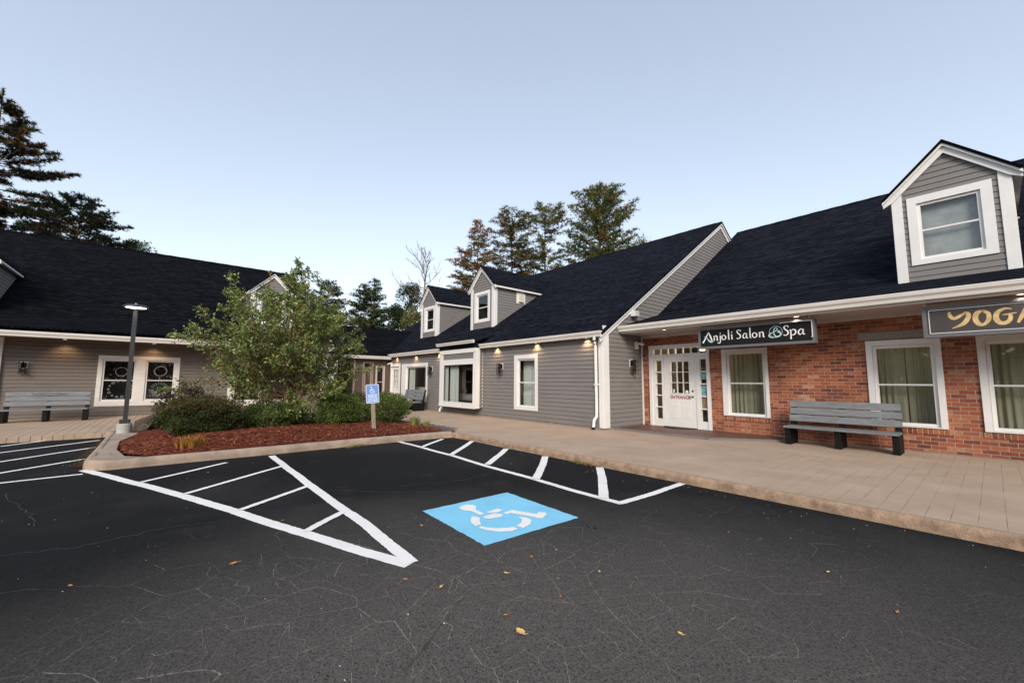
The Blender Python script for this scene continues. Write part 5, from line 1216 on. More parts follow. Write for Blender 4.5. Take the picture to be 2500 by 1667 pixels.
# ------------------------------------------------------------------ planting bed
def inside(p, poly):
    c = False; j = len(poly)-1
    for i in range(len(poly)):
        if (poly[i][1] > p[1]) != (poly[j][1] > p[1]) and p[0] < (poly[j][0]-poly[i][0])*(p[1]-poly[i][1])/(poly[j][1]-poly[i][1])+poly[i][0]: c = not c
        j = i
    return c
bed = [(-9.50,-.15),(-9.53,4.6),(-9.5,5.3),(-9.55,5.75),(-10.6,6.0),(-12,6.12),(-14.66,6.12),(-14.66,-.38),(-13.4,-.40),(-12.2,-.62),(-10.9,-.58),(-10.1,-.48),(-9.7,-.35)]
def bedz(x, y):
    d = min(1, max(0, min(-9.45-x, y+.6, 6.1-y, x+14.7)/1.2)); return .018+.13*d*(1-.3*math.sin(x*1.3)*math.sin(y))
mb = MB(); st = .07
nx, ny = int(5.3/st), int(6.9/st)
for i in range(nx):
    for j in range(ny):
        x, y = -14.74+i*st, -.7+j*st
        if all(inside(q, bed) for q in ((x,y),(x+st,y),(x+st,y+st),(x,y+st))) or (inside((x+st/2,y+st/2), bed)):
            h = lambda a, b: bedz(a, b)+.018*noise.noise(V((a*9,b*9,0)))+.01*noise.noise(V((a*27,b*27,3)))
            mb.face([(x,y,h(x,y)),(x+st,y,h(x+st,y)),(x+st,y+st,h(x+st,y+st)),(x,y+st,h(x,y+st))])
tag(mb.build('mulch', M['mulch'], smooth=True, merge=True), 'red bark mulch filling the kerbed island', 'mulch', kind='stuff')
mb = MB(); rnd = random.Random(9)
for _ in range(16000):
    # denser towards the front edge
    x = -9.42-abs(rnd.gauss(0, 1.5)); y = rnd.uniform(-.65, 6.0)
    if not inside((x,y), bed) and rnd.random() > .02: continue
    a = rnd.uniform(0, PI); l = rnd.uniform(.012,.045); w = rnd.uniform(.003,.009); z = bedz(x,y)+rnd.uniform(.004,.02); tz = rnd.uniform(-.3,.3)
    dx, dy = math.cos(a)*l, math.sin(a)*l; ex, ey = -math.sin(a)*w, math.cos(a)*w
    m = 2 if rnd.random() < .045 else (1 if rnd.random() < .4 else 0)
    mb.face([(x-dx-ex,y-dy-ey,z-tz*l),(x+dx-ex,y+dy-ey,z+tz*l),(x+dx+ex,y+dy+ey,z+tz*l+.004),(x-dx+ex,y-dy+ey,z-tz*l+.004)], m)
tag(mb.build('bark_chips', [M['chip1'], M['chip2'], M['chip3']]), 'loose bark chips on the mulch', 'bark chips', kind='stuff')
mb = MB()
for _ in range(1500):
    x, y = rnd.uniform(-11.6,-9.45), rnd.uniform(5.35,6.12)
    if x > -9.7-(6.1-y)*.2 and y < 5.6 or y < 5.45+(x+9.5)*-.25: continue
    r = rnd.uniform(.012,.03); z = .045+rnd.uniform(0,.02); c0 = [V((x+r*rnd.uniform(.5,1.2)*math.cos(a+.3),y+r*rnd.uniform(.5,1.2)*math.sin(a+.3),z+rnd.uniform(-.004,.01))) for a in (0,1.3,2.5,3.8,5.0)]
    top = V((x,y,z+r*.6))
    for i in range(5): mb.face([c0[i],c0[(i+1)%5],top])
tag(mb.build('gravel', M['gravel']), 'grey slate chips at the corner of the mulch bed', 'gravel', kind='stuff')

# ---- foliage helpers
def leafquad(mb, p, d, n, l, w, m):
    d = d.normalized(); s = d.cross(n)
    if s.length < 1e-4: s = d.orthogonal()
    s.normalize(); n2 = s.cross(d); mid = p+d*l*.45
    a = p; b = mid+s*w/2+n2*w*.12; c = p+d*l-n2*l*.08; e = mid-s*w/2+n2*w*.12
    mb.face([a,b,c], m); mb.face([a,c,e], m)
def rv(r): return V((r.uniform(-1,1), r.uniform(-1,1), r.uniform(-1,1)))
def shrub(name, c, rx, ry, h, n, leaf, mats, weights, label, seed, cat='shrub', up=.2, lumps=.18, group=None, bottom=.1, dens=.55, gradtop=None):
    r = random.Random(seed); t = thing(name, (c[0],c[1],0), label, cat, group); mb = MB()
    zc = c[2]+h*.48
    for _ in range(n):
        u = rv(r)
        if u.length > 1 or u.length < .05: continue
        u.normalize()
        k = 1+lumps*noise.noise(u*2.3+V((seed,0,0)))*1.6+lumps*.7*noise.noise(u*6+V((0,seed,0)))
        q = r.random()**dens if r.random() < .85 else r.random(); rad = k*(.55+.45*q)
        p = V((c[0]+u.x*rx*rad, c[1]+u.y*ry*rad, zc+u.z*h*.52*rad))
        if p.z < c[2]+bottom*r.random(): continue
        d = (u*.7+rv(r)*.8+V((0,0,up))).normalized(); m = r.choices(range(len(mats)), weights)[0]
        if gradtop is not None and u.z > .35 and r.random() < .55: m = gradtop
        s = leaf*r.uniform(.7,1.3); leafquad(mb, p, d, (u+rv(r)*.6).normalized(), s, s*.55, m)
    mb.build('foliage', [M[x] if x in M else LF[x] for x in mats], t)
    mb = MB()
    for k in range(14):
        a = r.uniform(0, 2*PI); e = V((c[0]+math.cos(a)*rx*.6, c[1]+math.sin(a)*ry*.6, c[2]+h*r.uniform(.5,.85)))
        b = V((c[0]+r.uniform(-.08,.08), c[1]+r.uniform(-.08,.08), c[2]-.02)); mb.tube([b, b.lerp(e,.5)+rv(r)*.05, e], [.012,.008,.003], 5)
    mb.build('stems', M['bark'], t)
    return t
shrub('barberry_bush', (-11.75,.72,.08), .66, .82, .86, 52000, .040, ['bar_a','bar_b','bar_c','orange'], [4,2,3,.05], 'low dark shrub with bronze tips at the left front of the mulch bed', 21, gradtop=1, lumps=.24)
shrub('boxwood', (-12.15,3.85,.06), .62, .66, .93, 36000, .040, ['box_a','box_b','box_c','box_r'], [4,3,2,.5], 'round bright green shrub right of the birch, left of the blue sign', 22, lumps=.22)
shrub('boxwood', (-11.95,5.2,.06), .58, .66, .92, 32000, .040, ['box_a','box_b','box_c','box_r'], [3.5,3,2.5,1.2], 'round green shrub with brownish tips right of the blue sign post', 23, lumps=.22)
shrub('dark_shrub', (-13.5,4.75,.04), .6, .6, .95, 9000, .04, ['box_c','bar_c','box_a'], [4,3,1], 'dark shrub in the gap behind the blue sign', 24, lumps=.2)
shrub('purple_shrub', (-13.6,.45,.04), .45, .6, 1.15, 12000, .045, ['purple','purple_g','bar_c'], [4,2,1], 'purple leaved shrub behind the low dark shrub near the boulder', 25, lumps=.25)
shrub('evergreen_shrub', (-22.6,6.7,.0), .8, .75, 2.3, 14000, .06, ['box_c','pine_d','box_a'], [4,3,1], 'tall dark shrub in the shaded gap between the wing and the link', 26, lumps=.3)
shrub('understory_shrub', (-12.55,2.25,.05), .8, .85, .7, 20000, .055, ['birch_c','box_c','birch_a','orange'], [4,3,1.5,.12], 'low leafy shrub growing round the foot of the birch', 27, lumps=.3)
def tuft(c, n, h, mats, weights, label, seed, spread=.16, name='grass_tuft', cat='grass tuft', lean=.5, w=.007):
    r = random.Random(seed); mb = MB()
    for _ in range(n):
        a = r.uniform(0, 2*PI); q = r.random()*spread; b = V((c[0]+math.cos(a)*q, c[1]+math.sin(a)*q, c[2]-.01)); hh = h*r.uniform(.55,1.1); a2 = a+r.uniform(-.7,.7); ln = hh*lean*r.uniform(.2,1)
        m1 = b+V((math.cos(a2)*ln*.35, math.sin(a2)*ln*.35, hh*.6)); tp = b+V((math.cos(a2)*ln, math.sin(a2)*ln, hh*r.uniform(.75,1)))
        s = V((-math.sin(a2),math.cos(a2),0))*w*r.uniform(.6,1.3); m = r.choices(range(len(mats)), weights)[0]
        mb.face([b-s,b+s,m1+s*.9,m1-s*.9], m); mb.face([m1-s*.9,m1+s*.9,tp], m)
    return tag(mb.build(name, [LF[x] for x in mats], loc=c), label, cat)
tuft((-9.98,.45,.06), 260, .24, ['grass_o','grass_y','dry'], [4,1,1], 'orange dried tuft of grass at the front of the mulch before the dark shrub', 31, .24)
tuft((-9.85,1.15,.06), 26, .17, ['dry','grass_o'], [3,1], 'thin reddish dry sprig in the mulch right of the orange tuft', 32, .07)
tuft((-10.75,5.50,.06), 150, .34, ['grass_g','grass_y'], [3,2], 'green and yellow upright tuft right of the round shrub', 33, .15, lean=.3)
tuft((-10.45,5.72,.05), 70, .22, ['grass_y','grass_g'], [3,1.5], 'small yellow tuft beside the grey gravel', 34, .08, lean=.35)
tuft((-10.0,3.25,.06), 10, .16, ['dry','grass_y'], [3,1], 'tiny dry stalk in the mulch left of the sign post', 35, .03)
for c, lab, sd, ms in (((-4.85,5.73,LZ), 'green and red weeds growing at the foot of the kerb', 36, ['grass_g','weed_r','grass_y']), ((-9.22,3.35,LZ), 'low yellow green weed at the foot of the island kerb', 37, ['grass_g','grass_y','dry'])):
    r = random.Random(sd); mb = MB()
    for _ in range(330):
        x = c[0]+r.gauss(0,.14 if sd == 36 else .04); y = c[1]+r.gauss(0,.02 if sd == 36 else .13)+(.0); p = V((x,y,LZ+r.random()*.05)); leafquad(mb, p, rv(r)+V((0,0,.8)), rv(r), r.uniform(.015,.035), .012, r.choice((0,0,1,2)))
    tag(mb.build('weed', [LF[k] for k in ms], loc=c), lab, 'weed')
r = random.Random(40); mb = MB()
for _ in range(900):
    x = r.uniform(-14,-9.9); y = -1.0-abs(r.gauss(0,.05+.04*(x+14)/4)); a = r.uniform(0,PI)
    leafquad(mb, V((x,y,LZ+.006+r.random()*.02)), V((math.cos(a),math.sin(a),r.uniform(-.1,.3))), V((0,0,1)), r.uniform(.02,.06), r.uniform(.006,.025), r.choice((0,0,1)))
tag(mb.build('leaf_litter', [LF['dry'], LF['bar_b']]), 'brown leaf litter along the left kerb of the island', 'leaf litter', kind='stuff')
mb = MB()
for _ in range(520):
    x = r.uniform(-13,4); y = r.uniform(-3,5.7)
    if r.random() < .5: y = 5.72-abs(r.gauss(0,.25))
    if -14.8 < x < -9.35 and -1.0 < y < 6.2: continue
    s = r.uniform(.003,.010); a = r.uniform(0,PI); mb.face([(x+s*math.cos(a+k),y+s*.6*math.sin(a+k),LZ+.005+.003*(k%2)) for k in (0,1.5,3.1,4.6)], 0)
tag(mb.build('pale_litter', M['speck']), 'tiny pale flecks scattered over the asphalt', 'litter', kind='stuff')

# ---- birch with several stems
def birch():
    r = random.Random(77); base = V((-12.71,2.67,.05)); t = thing('birch_tree', base, 'bushy young river birch with reddish stems rising from the mulch island', 'tree')
    right = V((.647,.763,0)); wood = MB(); lf = MB()
    prof = [(.35,.9),(.7,1.8),(1.2,2.3),(1.9,2.35),(2.4,1.95),(2.9,1.45),(3.3,1.05),(3.7,.72),(4.05,.48),(4.4,.28),(4.75,.06)]
    def R(z):
        for (a, x), (b, y) in zip(prof[:-1], prof[1:]):
            if a <= z <= b: return x+(y-x)*(z-a)/(b-a)
        return .05
    mats = ['birch_a','birch_b','birch_c','birch_y','orange']
    def leaves(p, d, n, z):
        for _ in range(n):
            w = [4,3,3,.22,.05] if z > 2 else [4,2.2,4,.4,.22]
            m = r.choices(range(5), w)[0]; l = r.uniform(.052,.088)
            dd = (d*.5+rv(r)*.9+V((0,0,-.15))).normalized()
            leafquad(lf, p+rv(r)*.05, dd, (V((0,0,1))+rv(r)*.9).normalized(), l, l*.68, m)
    def branch(p, d, L, rad, depth, tip_up=.12):
        n = max(4, int(L/.13)); pts = [p.copy()]; cur = p.copy(); dd = d.normalized()
        for i in range(n):
            dd = (dd+rv(r)*.13+V((0,0,tip_up*.25))).normalized(); cur = cur+dd*(L/n); pts.append(cur.copy())
            f = (i+1)/n
            if depth == 0 and f > .2:
                for _ in range(2 if r.random() < (.6 if cur.z < 2.3 else .85) else 1):
                    sd = (dd*.75+rv(r)*.85).normalized(); branch(cur, sd, max(.12, L*.33*(1.15-f)*r.uniform(.6,1.2)), .004, 1, .1)
            if depth >= 1 or f > .45: leaves(cur, dd, 3 if cur.z < 2.2 else 3, cur.z)
        wood.tube(pts, [rad*(1-.8*i/n) for i in range(n+1)], 5, cap=False)
    stems = [((0,0),(.0,.0),4.65,.055),((.04,.05),(.75,.18),3.95,.04),((-.05,0),(-.75,-.1),4.4,.045),((.02,-.05),(.2,-.55),3.5,.035),((.0,.06),(1.45,.3),3.6,.036)]
    for (ox, oy), (lat, dep), top, rad in stems:
        # lateral / depth lean of each stem
        fw = V((-.763,.647,0)); b0 = base+V((ox,oy,0)); e = base+right*lat+fw*dep; e.z = top; n = 16; pts = []
        for i in range(n+1):
            f = i/n; p = b0.lerp(e, f); p = V((b0.x+(e.x-b0.x)*f**1.25, b0.y+(e.y-b0.y)*f**1.25, b0.z+(top-b0.z)*f)); p += V((noise.noise(V((f*3,top,0))),noise.noise(V((f*3,0,top))),0))*.12*f; pts.append(p)
        wood.tube(pts, [rad*(1-.88*i/n)+.004 for i in range(n+1)], 8, cap=False)
        for i in range(2, n+1):
            p = pts[i]; k = 3 if top > 4.2 else 2
            for _ in range(k):
                a = r.uniform(0, 2*PI); u = V((math.cos(a),math.sin(a),0)); z = p.z+.15
                lim = R(z)
                # distance from the stem to the crown surface along u
                off = V((p.x-base.x,p.y-base.y,0)); bdot = off.dot(u); disc = bdot*bdot-(off.length_squared-lim*lim)
                if disc <= 0: continue
                L = (-bdot+math.sqrt(disc))*r.uniform(.72,1.02)
                if L < .08: continue
                ll = u.dot(right)
                if ll < -.3 and z < 2.9: L *= 1.18
                L = min(L, 3.3)
                branch(p, u+V((0,0,.22+.12*r.random())), L, max(.005,.011*L/1.5), 0)
        [leaves(pts[-k], V((0,0,1)), 9, top) for k in (1,2,3,4)]
    # long low spray reaching left, and twigs at the foot
    branch(base+V((0,0,1.3)), -right+V((0,0,.25)), 3.35, .016, 0, .05); branch(base+V((0,0,.9)), -right*.9+V((.3,0,.1)), 2.9, .014, 0, .05); branch(base+V((0,0,.7)), right+V((0,0,.2)), 2.0, .012, 0, .05)
    branch(base+V((0,0,1.6)), -right+V((.2,0,.3)), 3.0, .014, 0, .05); branch(base+V((0,0,1.1)), right+V((0,0,.35)), 2.4, .014, 0, .05)
    for _ in range(9): a = r.uniform(0,2*PI); branch(base+V((0,0,.15)), V((math.cos(a),math.sin(a),.35)), r.uniform(.5,1.1), .007, 0, 0)
    lf.build('crown', [LF[k] for k in mats], t); wood.build('trunk', M['bark_birch'], t, smooth=True)
    print('birch leaves', len(lf.f)//2)
birch()

# ---- background trees
def pine(x, y, prof, mats, weights, label, seed, zmin=4, nb=90, needles=26, spread=.25, up=.12, trunk_r=.2, lean=(0,0), name='pine_tree', gaps=0.0, tl=.26, tuftn=6, bark='bark', group='tall pines behind the buildings', top_mats=None):
    r = random.Random(seed); t = thing(name, (x,y,0), label, 'tree', group); wd = MB(); fo = MB(); top = prof[-1][0]
    def R(z):
        if z <= prof[0][0]: return prof[0][1]
        for (a, p), (b, q) in zip(prof[:-1], prof[1:]):
            if a <= z <= b: return p+(q-p)*(z-a)/(b-a)
        return .1
    def axis(z): f = z/top; return V((x+lean[0]*f*f, y+lean[1]*f*f, z))
    wd.tube([axis(top*k/12) for k in range(13)], [trunk_r*(1-.93*k/12) for k in range(13)], 7)
    def tuftat(p, d, m):
        for _ in range(tuftn):
            dd = (d*.9+rv(r)*.9+V((0,0,.3))).normalized(); l = tl*r.uniform(.6,1.15); s = dd.orthogonal().normalized(); s.rotate(Matrix.Rotation(r.uniform(0,PI), 3, dd)); s *= tl*.095
            fo.face([p-s, p+s, p+dd*l], m)
    nw = int(nb*1.7)//5
    for w in range(nw):
        z = zmin+(top-zmin)*((w+r.uniform(-.3,.3))/nw)
        if z > top-.2: continue
        if r.random() < gaps: continue
        for k in range(5):
            a = r.uniform(0, 2*PI); L = R(z)*r.uniform(.62,1.12); d = V((math.cos(a),math.sin(a),up+.5*max(0,(z/top-.75))*2)); p = axis(z); n = max(4, int(L/.42)); pts = [p.copy()]; dd = d.normalized()
            for i in range(n):
                dd = (dd+rv(r)*.10+V((0,0,.03))).normalized(); p = p+dd*(L/n); pts.append(p.copy()); f = (i+1)/n
                if f > .28:
                    cnt = max(3, int(needles*(L/n)/.42*(.5+.5*f)/1.5))
                    mm = r.choices(range(len(mats)), top_mats if (top_mats and z > top*.86 and f > .3) else weights)[0]
                    for _ in range(cnt):
                        sd = (dd*.4+rv(r)*V((1,1,.28))).normalized() if False else V((dd.x*.4+r.uniform(-1,1), dd.y*.4+r.uniform(-1,1), r.uniform(-.18,.38)))
                        q = p+sd*r.uniform(.05, .30+spread*L*(1.1-f)); m = mm if r.random() < .7 else r.choices(range(len(mats)), weights)[0]
                        tuftat(q, sd, m)
            wd.tube(pts, [max(.008,.04*L/3*(1-.85*i/n)) for i in range(n+1)], 4, cap=False)
    for k in range(10): tuftat(axis(top-.08*k), V((0,0,1)), 0)
    fo.build('crown', [LF[k] for k in mats], t); wd.build('trunk', M[bark], t)
    return t
PM = ['pine_a','pine_b','pine_y','pine_o','pine_d','pine_r','pine_do']
pine(-60.2,-13.9, [(8,5.2),(14,5.5),(17,5.0),(18.7,4.8),(19.6,5.4),(20.4,6.8),(21.2,5.6),(21.9,4.6),(23,4.5),(24.7,4.1),(25.4,2.2),(27.2,1.5),(28.4,.7),(29.3,.2)], ['pine_d','pine_do','pine_o','pine_r','pine_a'], [6,3,.7,.3,1.5], 'huge dark pine with rust coloured sprays at the left edge of the photo', 101, zmin=9, nb=150, needles=30, spread=.16, up=.04, trunk_r=.4, tl=.38, tuftn=6, gaps=.3)
pine(-52.3,-6.9, [(9,3.0),(13,3.9),(14.5,3.6),(15.6,2.6),(16.6,1.9),(17.5,.5)], ['pine_d','pine_do','bar_c'], [5,.7,1], 'dark flat-topped pine with open branches above the left roof', 102, zmin=10, nb=80, needles=22, spread=.16, up=.10, trunk_r=.22, tl=.3)
def leafy(x, y, prof, mats, weights, label, seed, n=9000, leaf=.16, trunk_r=.14, group='leafy trees behind the buildings'):
    r = random.Random(seed); t = thing('leafy_tree', (x,y,0), label, 'tree', group); fo = MB(); wd = MB(); top = prof[-1][0]; z0 = prof[0][0]
    def R(z):
        for (a, p), (b, q) in zip(prof[:-1], prof[1:]):
            if a <= z <= b: return p+(q-p)*(z-a)/(b-a)
        return .1
    wd.tube([(x,y,0),(x+.1,y,z0),(x,y,top*.93)], [trunk_r,trunk_r*.8,.02], 7)
    cl = []
    for _ in range(int((top-z0)*14)):
        z = r.uniform(z0, top-.15); a = r.uniform(0,2*PI); q = R(z)*math.sqrt(r.random()); c = V((x+math.cos(a)*q, y+math.sin(a)*q, z)); cl.append((c, r.uniform(.25,.6)))
        wd.tube([(x,y,max(z0*.8,z-q*.8)), c.lerp(V((x,y,z)),.4), c], [.05,.025,.008], 4, cap=False)
    for _ in range(n):
        c, s = r.choice(cl); u = rv(r)
        if u.length > 1: continue
        p = c+u*s; m = r.choices(range(len(mats)), weights)[0]; l = leaf*r.uniform(.6,1.2); leafquad(fo, p, u+rv(r), rv(r), l, l*.6, m)
    fo.build('crown', [LF[k] for k in mats], t); wd.build('trunk', M['bark'], t)
leafy(-53.8,-3.1, [(9,1.6),(13.6,1.7),(14.3,1.2),(14.9,.3)], ['bar_a','bar_b','pine_b'], [3,1,2], 'low leafy crown just over the left ridge right of the pines', 103, 14000, .18)
pine(-50.4,14.05, [(5,2.6),(8,2.5),(9.5,2.4),(10.4,1.9),(11.6,1.4),(12.6,.8),(13.2,.2)], ['pine_d','pine_a','bar_c'], [5,2,1], 'dark pine showing above the low roof right of the birch', 104, zmin=5, nb=100, needles=22, trunk_r=.16, tl=.26)
leafy(-51.6,11.0, [(5,1.6),(9.5,1.7),(11.2,1.2),(11.9,.3)], ['bar_c','pine_a','bar_a'], [3,3,1], 'thin dark tree between the black gable and the dark pine', 105, 18000, .17)
pine(-44.4,16.2, [(4,2.2),(7,2.3),(9.9,1.5),(11.3,.7),(12.0,.15)], ['pine_d','pine_a','pine_y'], [4,3,.5], 'dark conical pine left of centre above the link roof', 106, zmin=4, nb=100, needles=22, trunk_r=.15, tl=.25)
pine(-44.0,17.1, [(4,1.7),(8,1.9),(10.3,1.4),(11.8,.7),(12.7,.15)], ['pine_a','pine_d','pine_y'], [4,3,.8], 'taller grey green pine touching the conical pine', 107, zmin=4, nb=90, needles=20, trunk_r=.14, tl=.25)
leafy(-39.6,17.6, [(3,2.0),(6.8,2.1),(8.3,1.4),(8.9,.4)], ['bar_c','pine_d','bar_a'], [4,3,1], 'dark leafy tree left of the dead tree', 108, 24000, .16)
leafy(-38.6,18.9, [(3,2.0),(8.2,1.9),(10.3,1.3),(11.2,.4)], ['bar_c','pine_d','bar_a'], [4,3,1.5], 'taller dark leafy tree in front of the dead tree', 109, 24000, .16)
leafy(-34.9,17.5, [(2,1.5),(6.2,1.4),(7.4,.9),(8.0,.3)], ['pine_y','pine_b','bar_a'], [3,3,2], 'olive green bush showing just over the low ridge', 110, 18000, .14)
# dead tree
def dead():
    r = random.Random(55); x, y = -37.4, 19.7; t = thing('dead_tree', (x,y,0), 'bare dead tree with upswept twigs left of the orange pine', 'tree'); mb = MB()
    mb.tube([(x,y,0),(x+.05,y,8),(x+.1,y+.1,12),(x+.3,y+.5,14.6)], [.17,.13,.08,.015], 7); m2 = MB()
    def tw(p, d, L, rad, dep):
        n = 6; pts = [p]; dd = d.normalized(); q = p
        for i in range(n):
            dd = (dd+rv(r)*.22+V((0,0,.12))).normalized(); q = q+dd*L/n; pts.append(q)
            if dep < 2 and i > 0 and r.random() < .8: tw(q, dd+rv(r)*.8, L*.42, rad*.5, dep+1)
        m2.tube(pts, [rad*(1-.8*i/n)+.006 for i in range(n+1)], 4, cap=False)
    for z in [9.3+.22*k for k in range(23)]:
        a = r.uniform(0,2*PI); tw(V((x+.08,y+.05,z)), V((math.cos(a),math.sin(a),.15 if z < 12 else .8)), (2.1 if z < 13 else 1.5)*r.uniform(.5,1.1), .032, 0)
    tw(V((x,y,10.2)), V((-.647,-.763,.1)), 3.0, .04, 0); tw(V((x,y,12.5)), V((-.5,-.6,1.0)), 3.0, .05, 0)
    mb.build('trunk', M['bark_dead'], t); m2.build('branches', M['bark_dead'], t)
dead()
pine(-32.2,22.8, [(5,2.9),(8,3.1),(10.6,2.7),(12.3,2.6),(13.3,2.2),(14.0,1.1),(15.5,.95),(16.6,.55),(17.4,.15)], ['pine_o','pine_y','pine_a','pine_r','pine_d'], [4,3,2,1.2,1.5], 'orange tinted pine with a narrow top behind the dormers', 111, zmin=5, nb=125, needles=30, up=.14, trunk_r=.18, tl=.215, top_mats=[3,1,0,5,0])
pine(-29.9,25.3, [(6,2.8),(9,2.8),(12,2.6),(15,2.6),(16.5,2.2),(17.4,1.5),(18.0,.7)], ['pine_a','pine_do','pine_o','pine_b','pine_y'], [3.5,3,1.6,2,1], 'twisted pine with brown clumps left of the middle ridge pine', 112, zmin=6, nb=115, needles=30, up=.18, trunk_r=.22, tl=.215, gaps=.08)
pine(-28.6,28.6, [(6,2.4),(12,2.6),(13.8,2.2),(14.2,.6),(15.6,.8),(16.2,2.3),(17.6,2.3),(18.6,1.5),(19.3,.6)], ['pine_b','pine_a','pine_y','pine_o'], [3,3,2,1.2], 'green pine with a bare stretch of trunk behind the middle roof', 113, zmin=6, nb=125, needles=30, up=.16, trunk_r=.22, tl=.215)
pine(-22.9,30.1, [(7,3.4),(12,3.6),(14.5,3.9),(16,3.9),(17.5,2.4),(18.6,1.4),(19.6,.35)], ['pine_b','pine_a','pine_y','pine_d','pine_o'], [4,3,2,1.5,.5], 'broad green pine with sweeping branches at the right of the ridge trees', 114, zmin=7, nb=150, needles=24, gaps=.1, up=.5, trunk_r=.26, tl=.25, spread=.2)
leafy(-19.2,31.5, [(8,1.3),(12.5,1.2),(13.6,.6),(14.1,.2)], ['pine_b','pine_y'], [3,2], 'small green tree top just over the middle roof ridge', 115, 5000, .14)
# unseen wood added across the lot to darken window reflections and low sky light
r = random.Random(60); mb = MB()
for k in range(9500):
    a = r.uniform(-2.75, 1.05); R_ = r.uniform(34, 44); cx, cy = 2+R_*math.cos(a), -2+R_*math.sin(a)
    z = r.uniform(0, 9+3*noise.noise(V((a*6,0,0)))); u = rv(r); p = V((cx,cy,z)); leafquad(mb, p, u, rv(r), r.uniform(1.2,2.4), r.uniform(.8,1.6), r.choice((0,0,1,2)))
tag(mb.build('added_far_wood', [LF['pine_d'], LF['pine_a'], LF['bar_a']]), 'unseen dark wood added across the lot to darken the window reflections', 'wood', kind='stuff')

# ------------------------------------------------------------------ fallen leaves
def fallen(x, y, s, mat, label, rot=0, curl=.3):
    mb = MB(); n = 8; z = LZ+.006
    for k in range(n):
        f0, f1 = k/n, (k+1)/n
        wd = lambda f: math.sin(PI*min(1,f*.97+.02))**.8*s*.32*(1+.15*math.sin(19*f)); hz = lambda f, e: z+s*curl*(.35*abs(e)+.25*(f-.5)**2)
        for e in (-1, 1):
            q = [(f0,0),(f1,0),(f1,e),(f0,e)]; P4 = []
            for f, g_ in q:
                a, b_ = (f-.5)*s, g_*wd(f); P4.append((x+a*math.cos(rot)-b_*math.sin(rot), y+a*math.sin(rot)+b_*math.cos(rot), hz(f,g_)))
            mb.face(P4 if e > 0 else P4[::-1])
    c, s_ = math.cos(rot), math.sin(rot); mb.tube([(x+.48*s*c,y+.48*s*s_,z+.004),(x+.75*s*c,y+.75*s*s_+.01,z+s*.18)], .0016, 4)
    return tag(mb.build('fallen_leaf', M[mat], loc=(x,y,z)), label, 'leaf', 'fallen leaves on the asphalt')
FLs = [(-1.89,1.68,.075,'leaf_dry_y','large yellow leaf with a curled stem nearest the bottom edge'),(-4.02,.51,.08,'leaf_dry_o','orange brown leaf alone left of the white point of the hatched area'),
 (-3.84,2.07,.06,'leaf_dry_o','orange leaf just left of the blue painted square'),(-2.6,2.43,.05,'leaf_dry_o','small red orange leaf below the right half of the blue square'),
 (-2.51,2.08,.05,'leaf_dry_y','yellow leaf standing up below the blue square'),(-2.64,1.59,.05,'leaf_dry_y','yellow leaf below the white painted tip'),(-2.91,1.45,.045,'leaf_dry_o','tiny orange leaf left of the yellow leaf below the white tip'),
 (-2.07,2.65,.04,'leaf_dry_y','small pale leaf right of centre among the cracks'),(-2.08,1.72,.03,'leaf_dry_o','small orange leaf just left of the large yellow leaf'),(-2.01,2.15,.03,'leaf_dry_o','tiny orange leaf above the large yellow leaf'),
 (-.93,4.01,.05,'leaf_dry_y','pale leaf on open asphalt right of the cracks'),(-1.28,2.38,.05,'leaf_dry_y','yellow leaf at lower right centre of the lot'),(-.5,3.67,.045,'leaf_dry_o','dull orange leaf at the far lower right'),
 (-8.13,.61,.06,'leaf_dry_o','brown leaf inside the first hatched strip'),(-4.9,1.03,.04,'leaf_dry_o','orange leaf beside the last hatch bar'),(-4.34,-.42,.05,'leaf_dry_o','reddish leaf alone at the lower left of the lot'),(-5.64,4.77,.035,'leaf_dry_y','pale scrap in the right hatched strip near the kerb')]
for k, (x, y, s, m_, lab) in enumerate(FLs): fallen(x, y, s*(.95 if k == 0 else .68), m_, lab, rot=k*1.7, curl=.25+.15*(k%3))

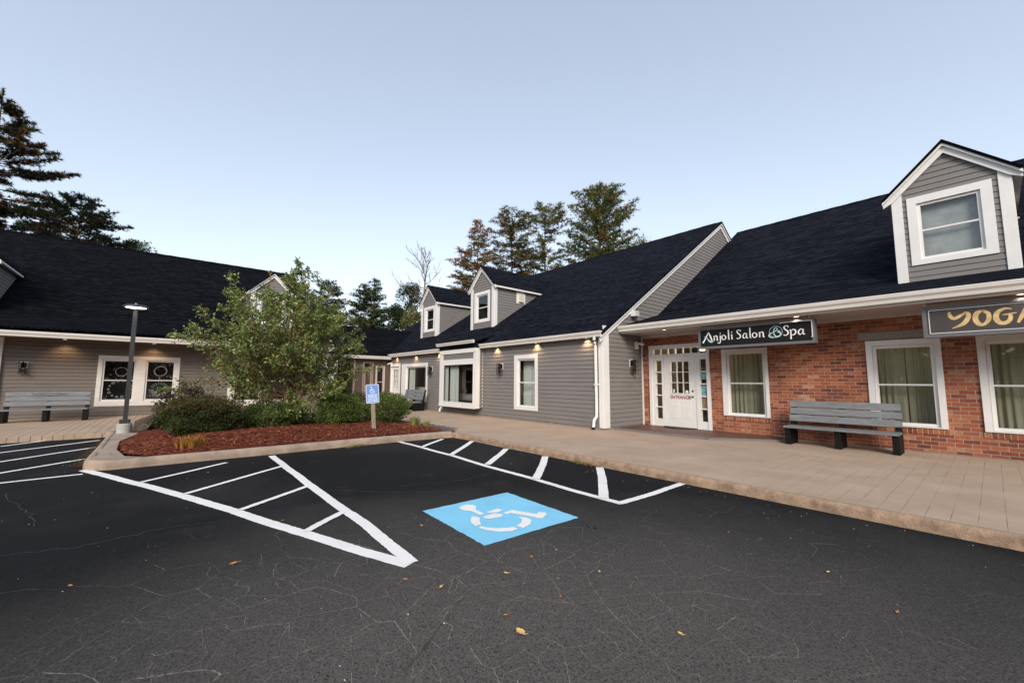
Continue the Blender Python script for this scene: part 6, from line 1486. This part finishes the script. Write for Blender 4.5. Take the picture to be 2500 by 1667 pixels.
# ------------------------------------------------------------------ sky, sun, camera
w = bpy.data.worlds.new('World'); sc.world = w; w.use_nodes = True; nt = w.node_tree
bg = nt.nodes['Background']; sky = nt.nodes.new('ShaderNodeTexSky'); sky.sky_type = 'NISHITA'; sky.sun_disc = False
SUN_EL, SUN_AZ = 30.0, 132.0     # azimuth clockwise from +Y
sky.sun_elevation = math.radians(SUN_EL); sky.sun_rotation = math.radians(SUN_AZ); sky.altitude = 60; sky.air_density = 1.0; sky.dust_density = .6; sky.ozone_density = 1.6
hs = nt.nodes.new('ShaderNodeHueSaturation'); hs.inputs['Saturation'].default_value = .80; hs.inputs['Value'].default_value = 1.36; gm = nt.nodes.new('ShaderNodeGamma'); gm.inputs[1].default_value = .6
nt.links.new(sky.outputs[0], gm.inputs[0]); nt.links.new(gm.outputs[0], hs.inputs['Color']); tn = nt.nodes.new('ShaderNodeMix'); tn.data_type = 'RGBA'; tn.blend_type = 'MULTIPLY'; tn.inputs[0].default_value = 1; tn.inputs[7].default_value = (1.03,1.0,.985,1); nt.links.new(hs.outputs[0], tn.inputs[6]); nt.links.new(tn.outputs[2], bg.inputs[0]); bg.inputs[1].default_value = .15
sd = bpy.data.lights.new('sun', 'SUN'); sd.energy = 1.55; sd.angle = math.radians(22); sd.color = (1,.91,.80)
so = bpy.data.objects.new('sun', sd); COL.objects.link(so)
az, el = math.radians(SUN_AZ), math.radians(SUN_EL); dirv = V((math.sin(az)*math.cos(el), math.cos(az)*math.cos(el), math.sin(el)))
so.rotation_euler = dirv.to_track_quat('Z', 'Y').to_euler()
cam = bpy.data.cameras.new('camera'); co = bpy.data.objects.new('camera', cam); COL.objects.link(co); sc.camera = co
yaw, pit, rol = [math.radians(a) for a in (-49.6975502, 5.62733459, .287802166)]
fwd = V((math.sin(yaw)*math.cos(pit), math.cos(yaw)*math.cos(pit), math.sin(pit))); rt = V((math.cos(yaw), -math.sin(yaw), 0)); up = rt.cross(fwd)
r2 = rt*math.cos(rol)+up*math.sin(rol); u2 = -rt*math.sin(rol)+up*math.cos(rol)
m = Matrix(((r2.x,u2.x,-fwd.x,0),(r2.y,u2.y,-fwd.y,0),(r2.z,u2.z,-fwd.z,1.33),(0,0,0,1))); co.matrix_world = m
cam.sensor_width = 36; cam.lens = 991.79/2500*36; cam.clip_start = .05; cam.clip_end = 600
sc.view_settings.view_transform = 'Standard'; sc.view_settings.look = 'None'; sc.view_settings.gamma = 1; sc.view_settings.exposure = 1.12
sc.cycles.max_bounces = 8; sc.cycles.transparent_max_bounces = 12
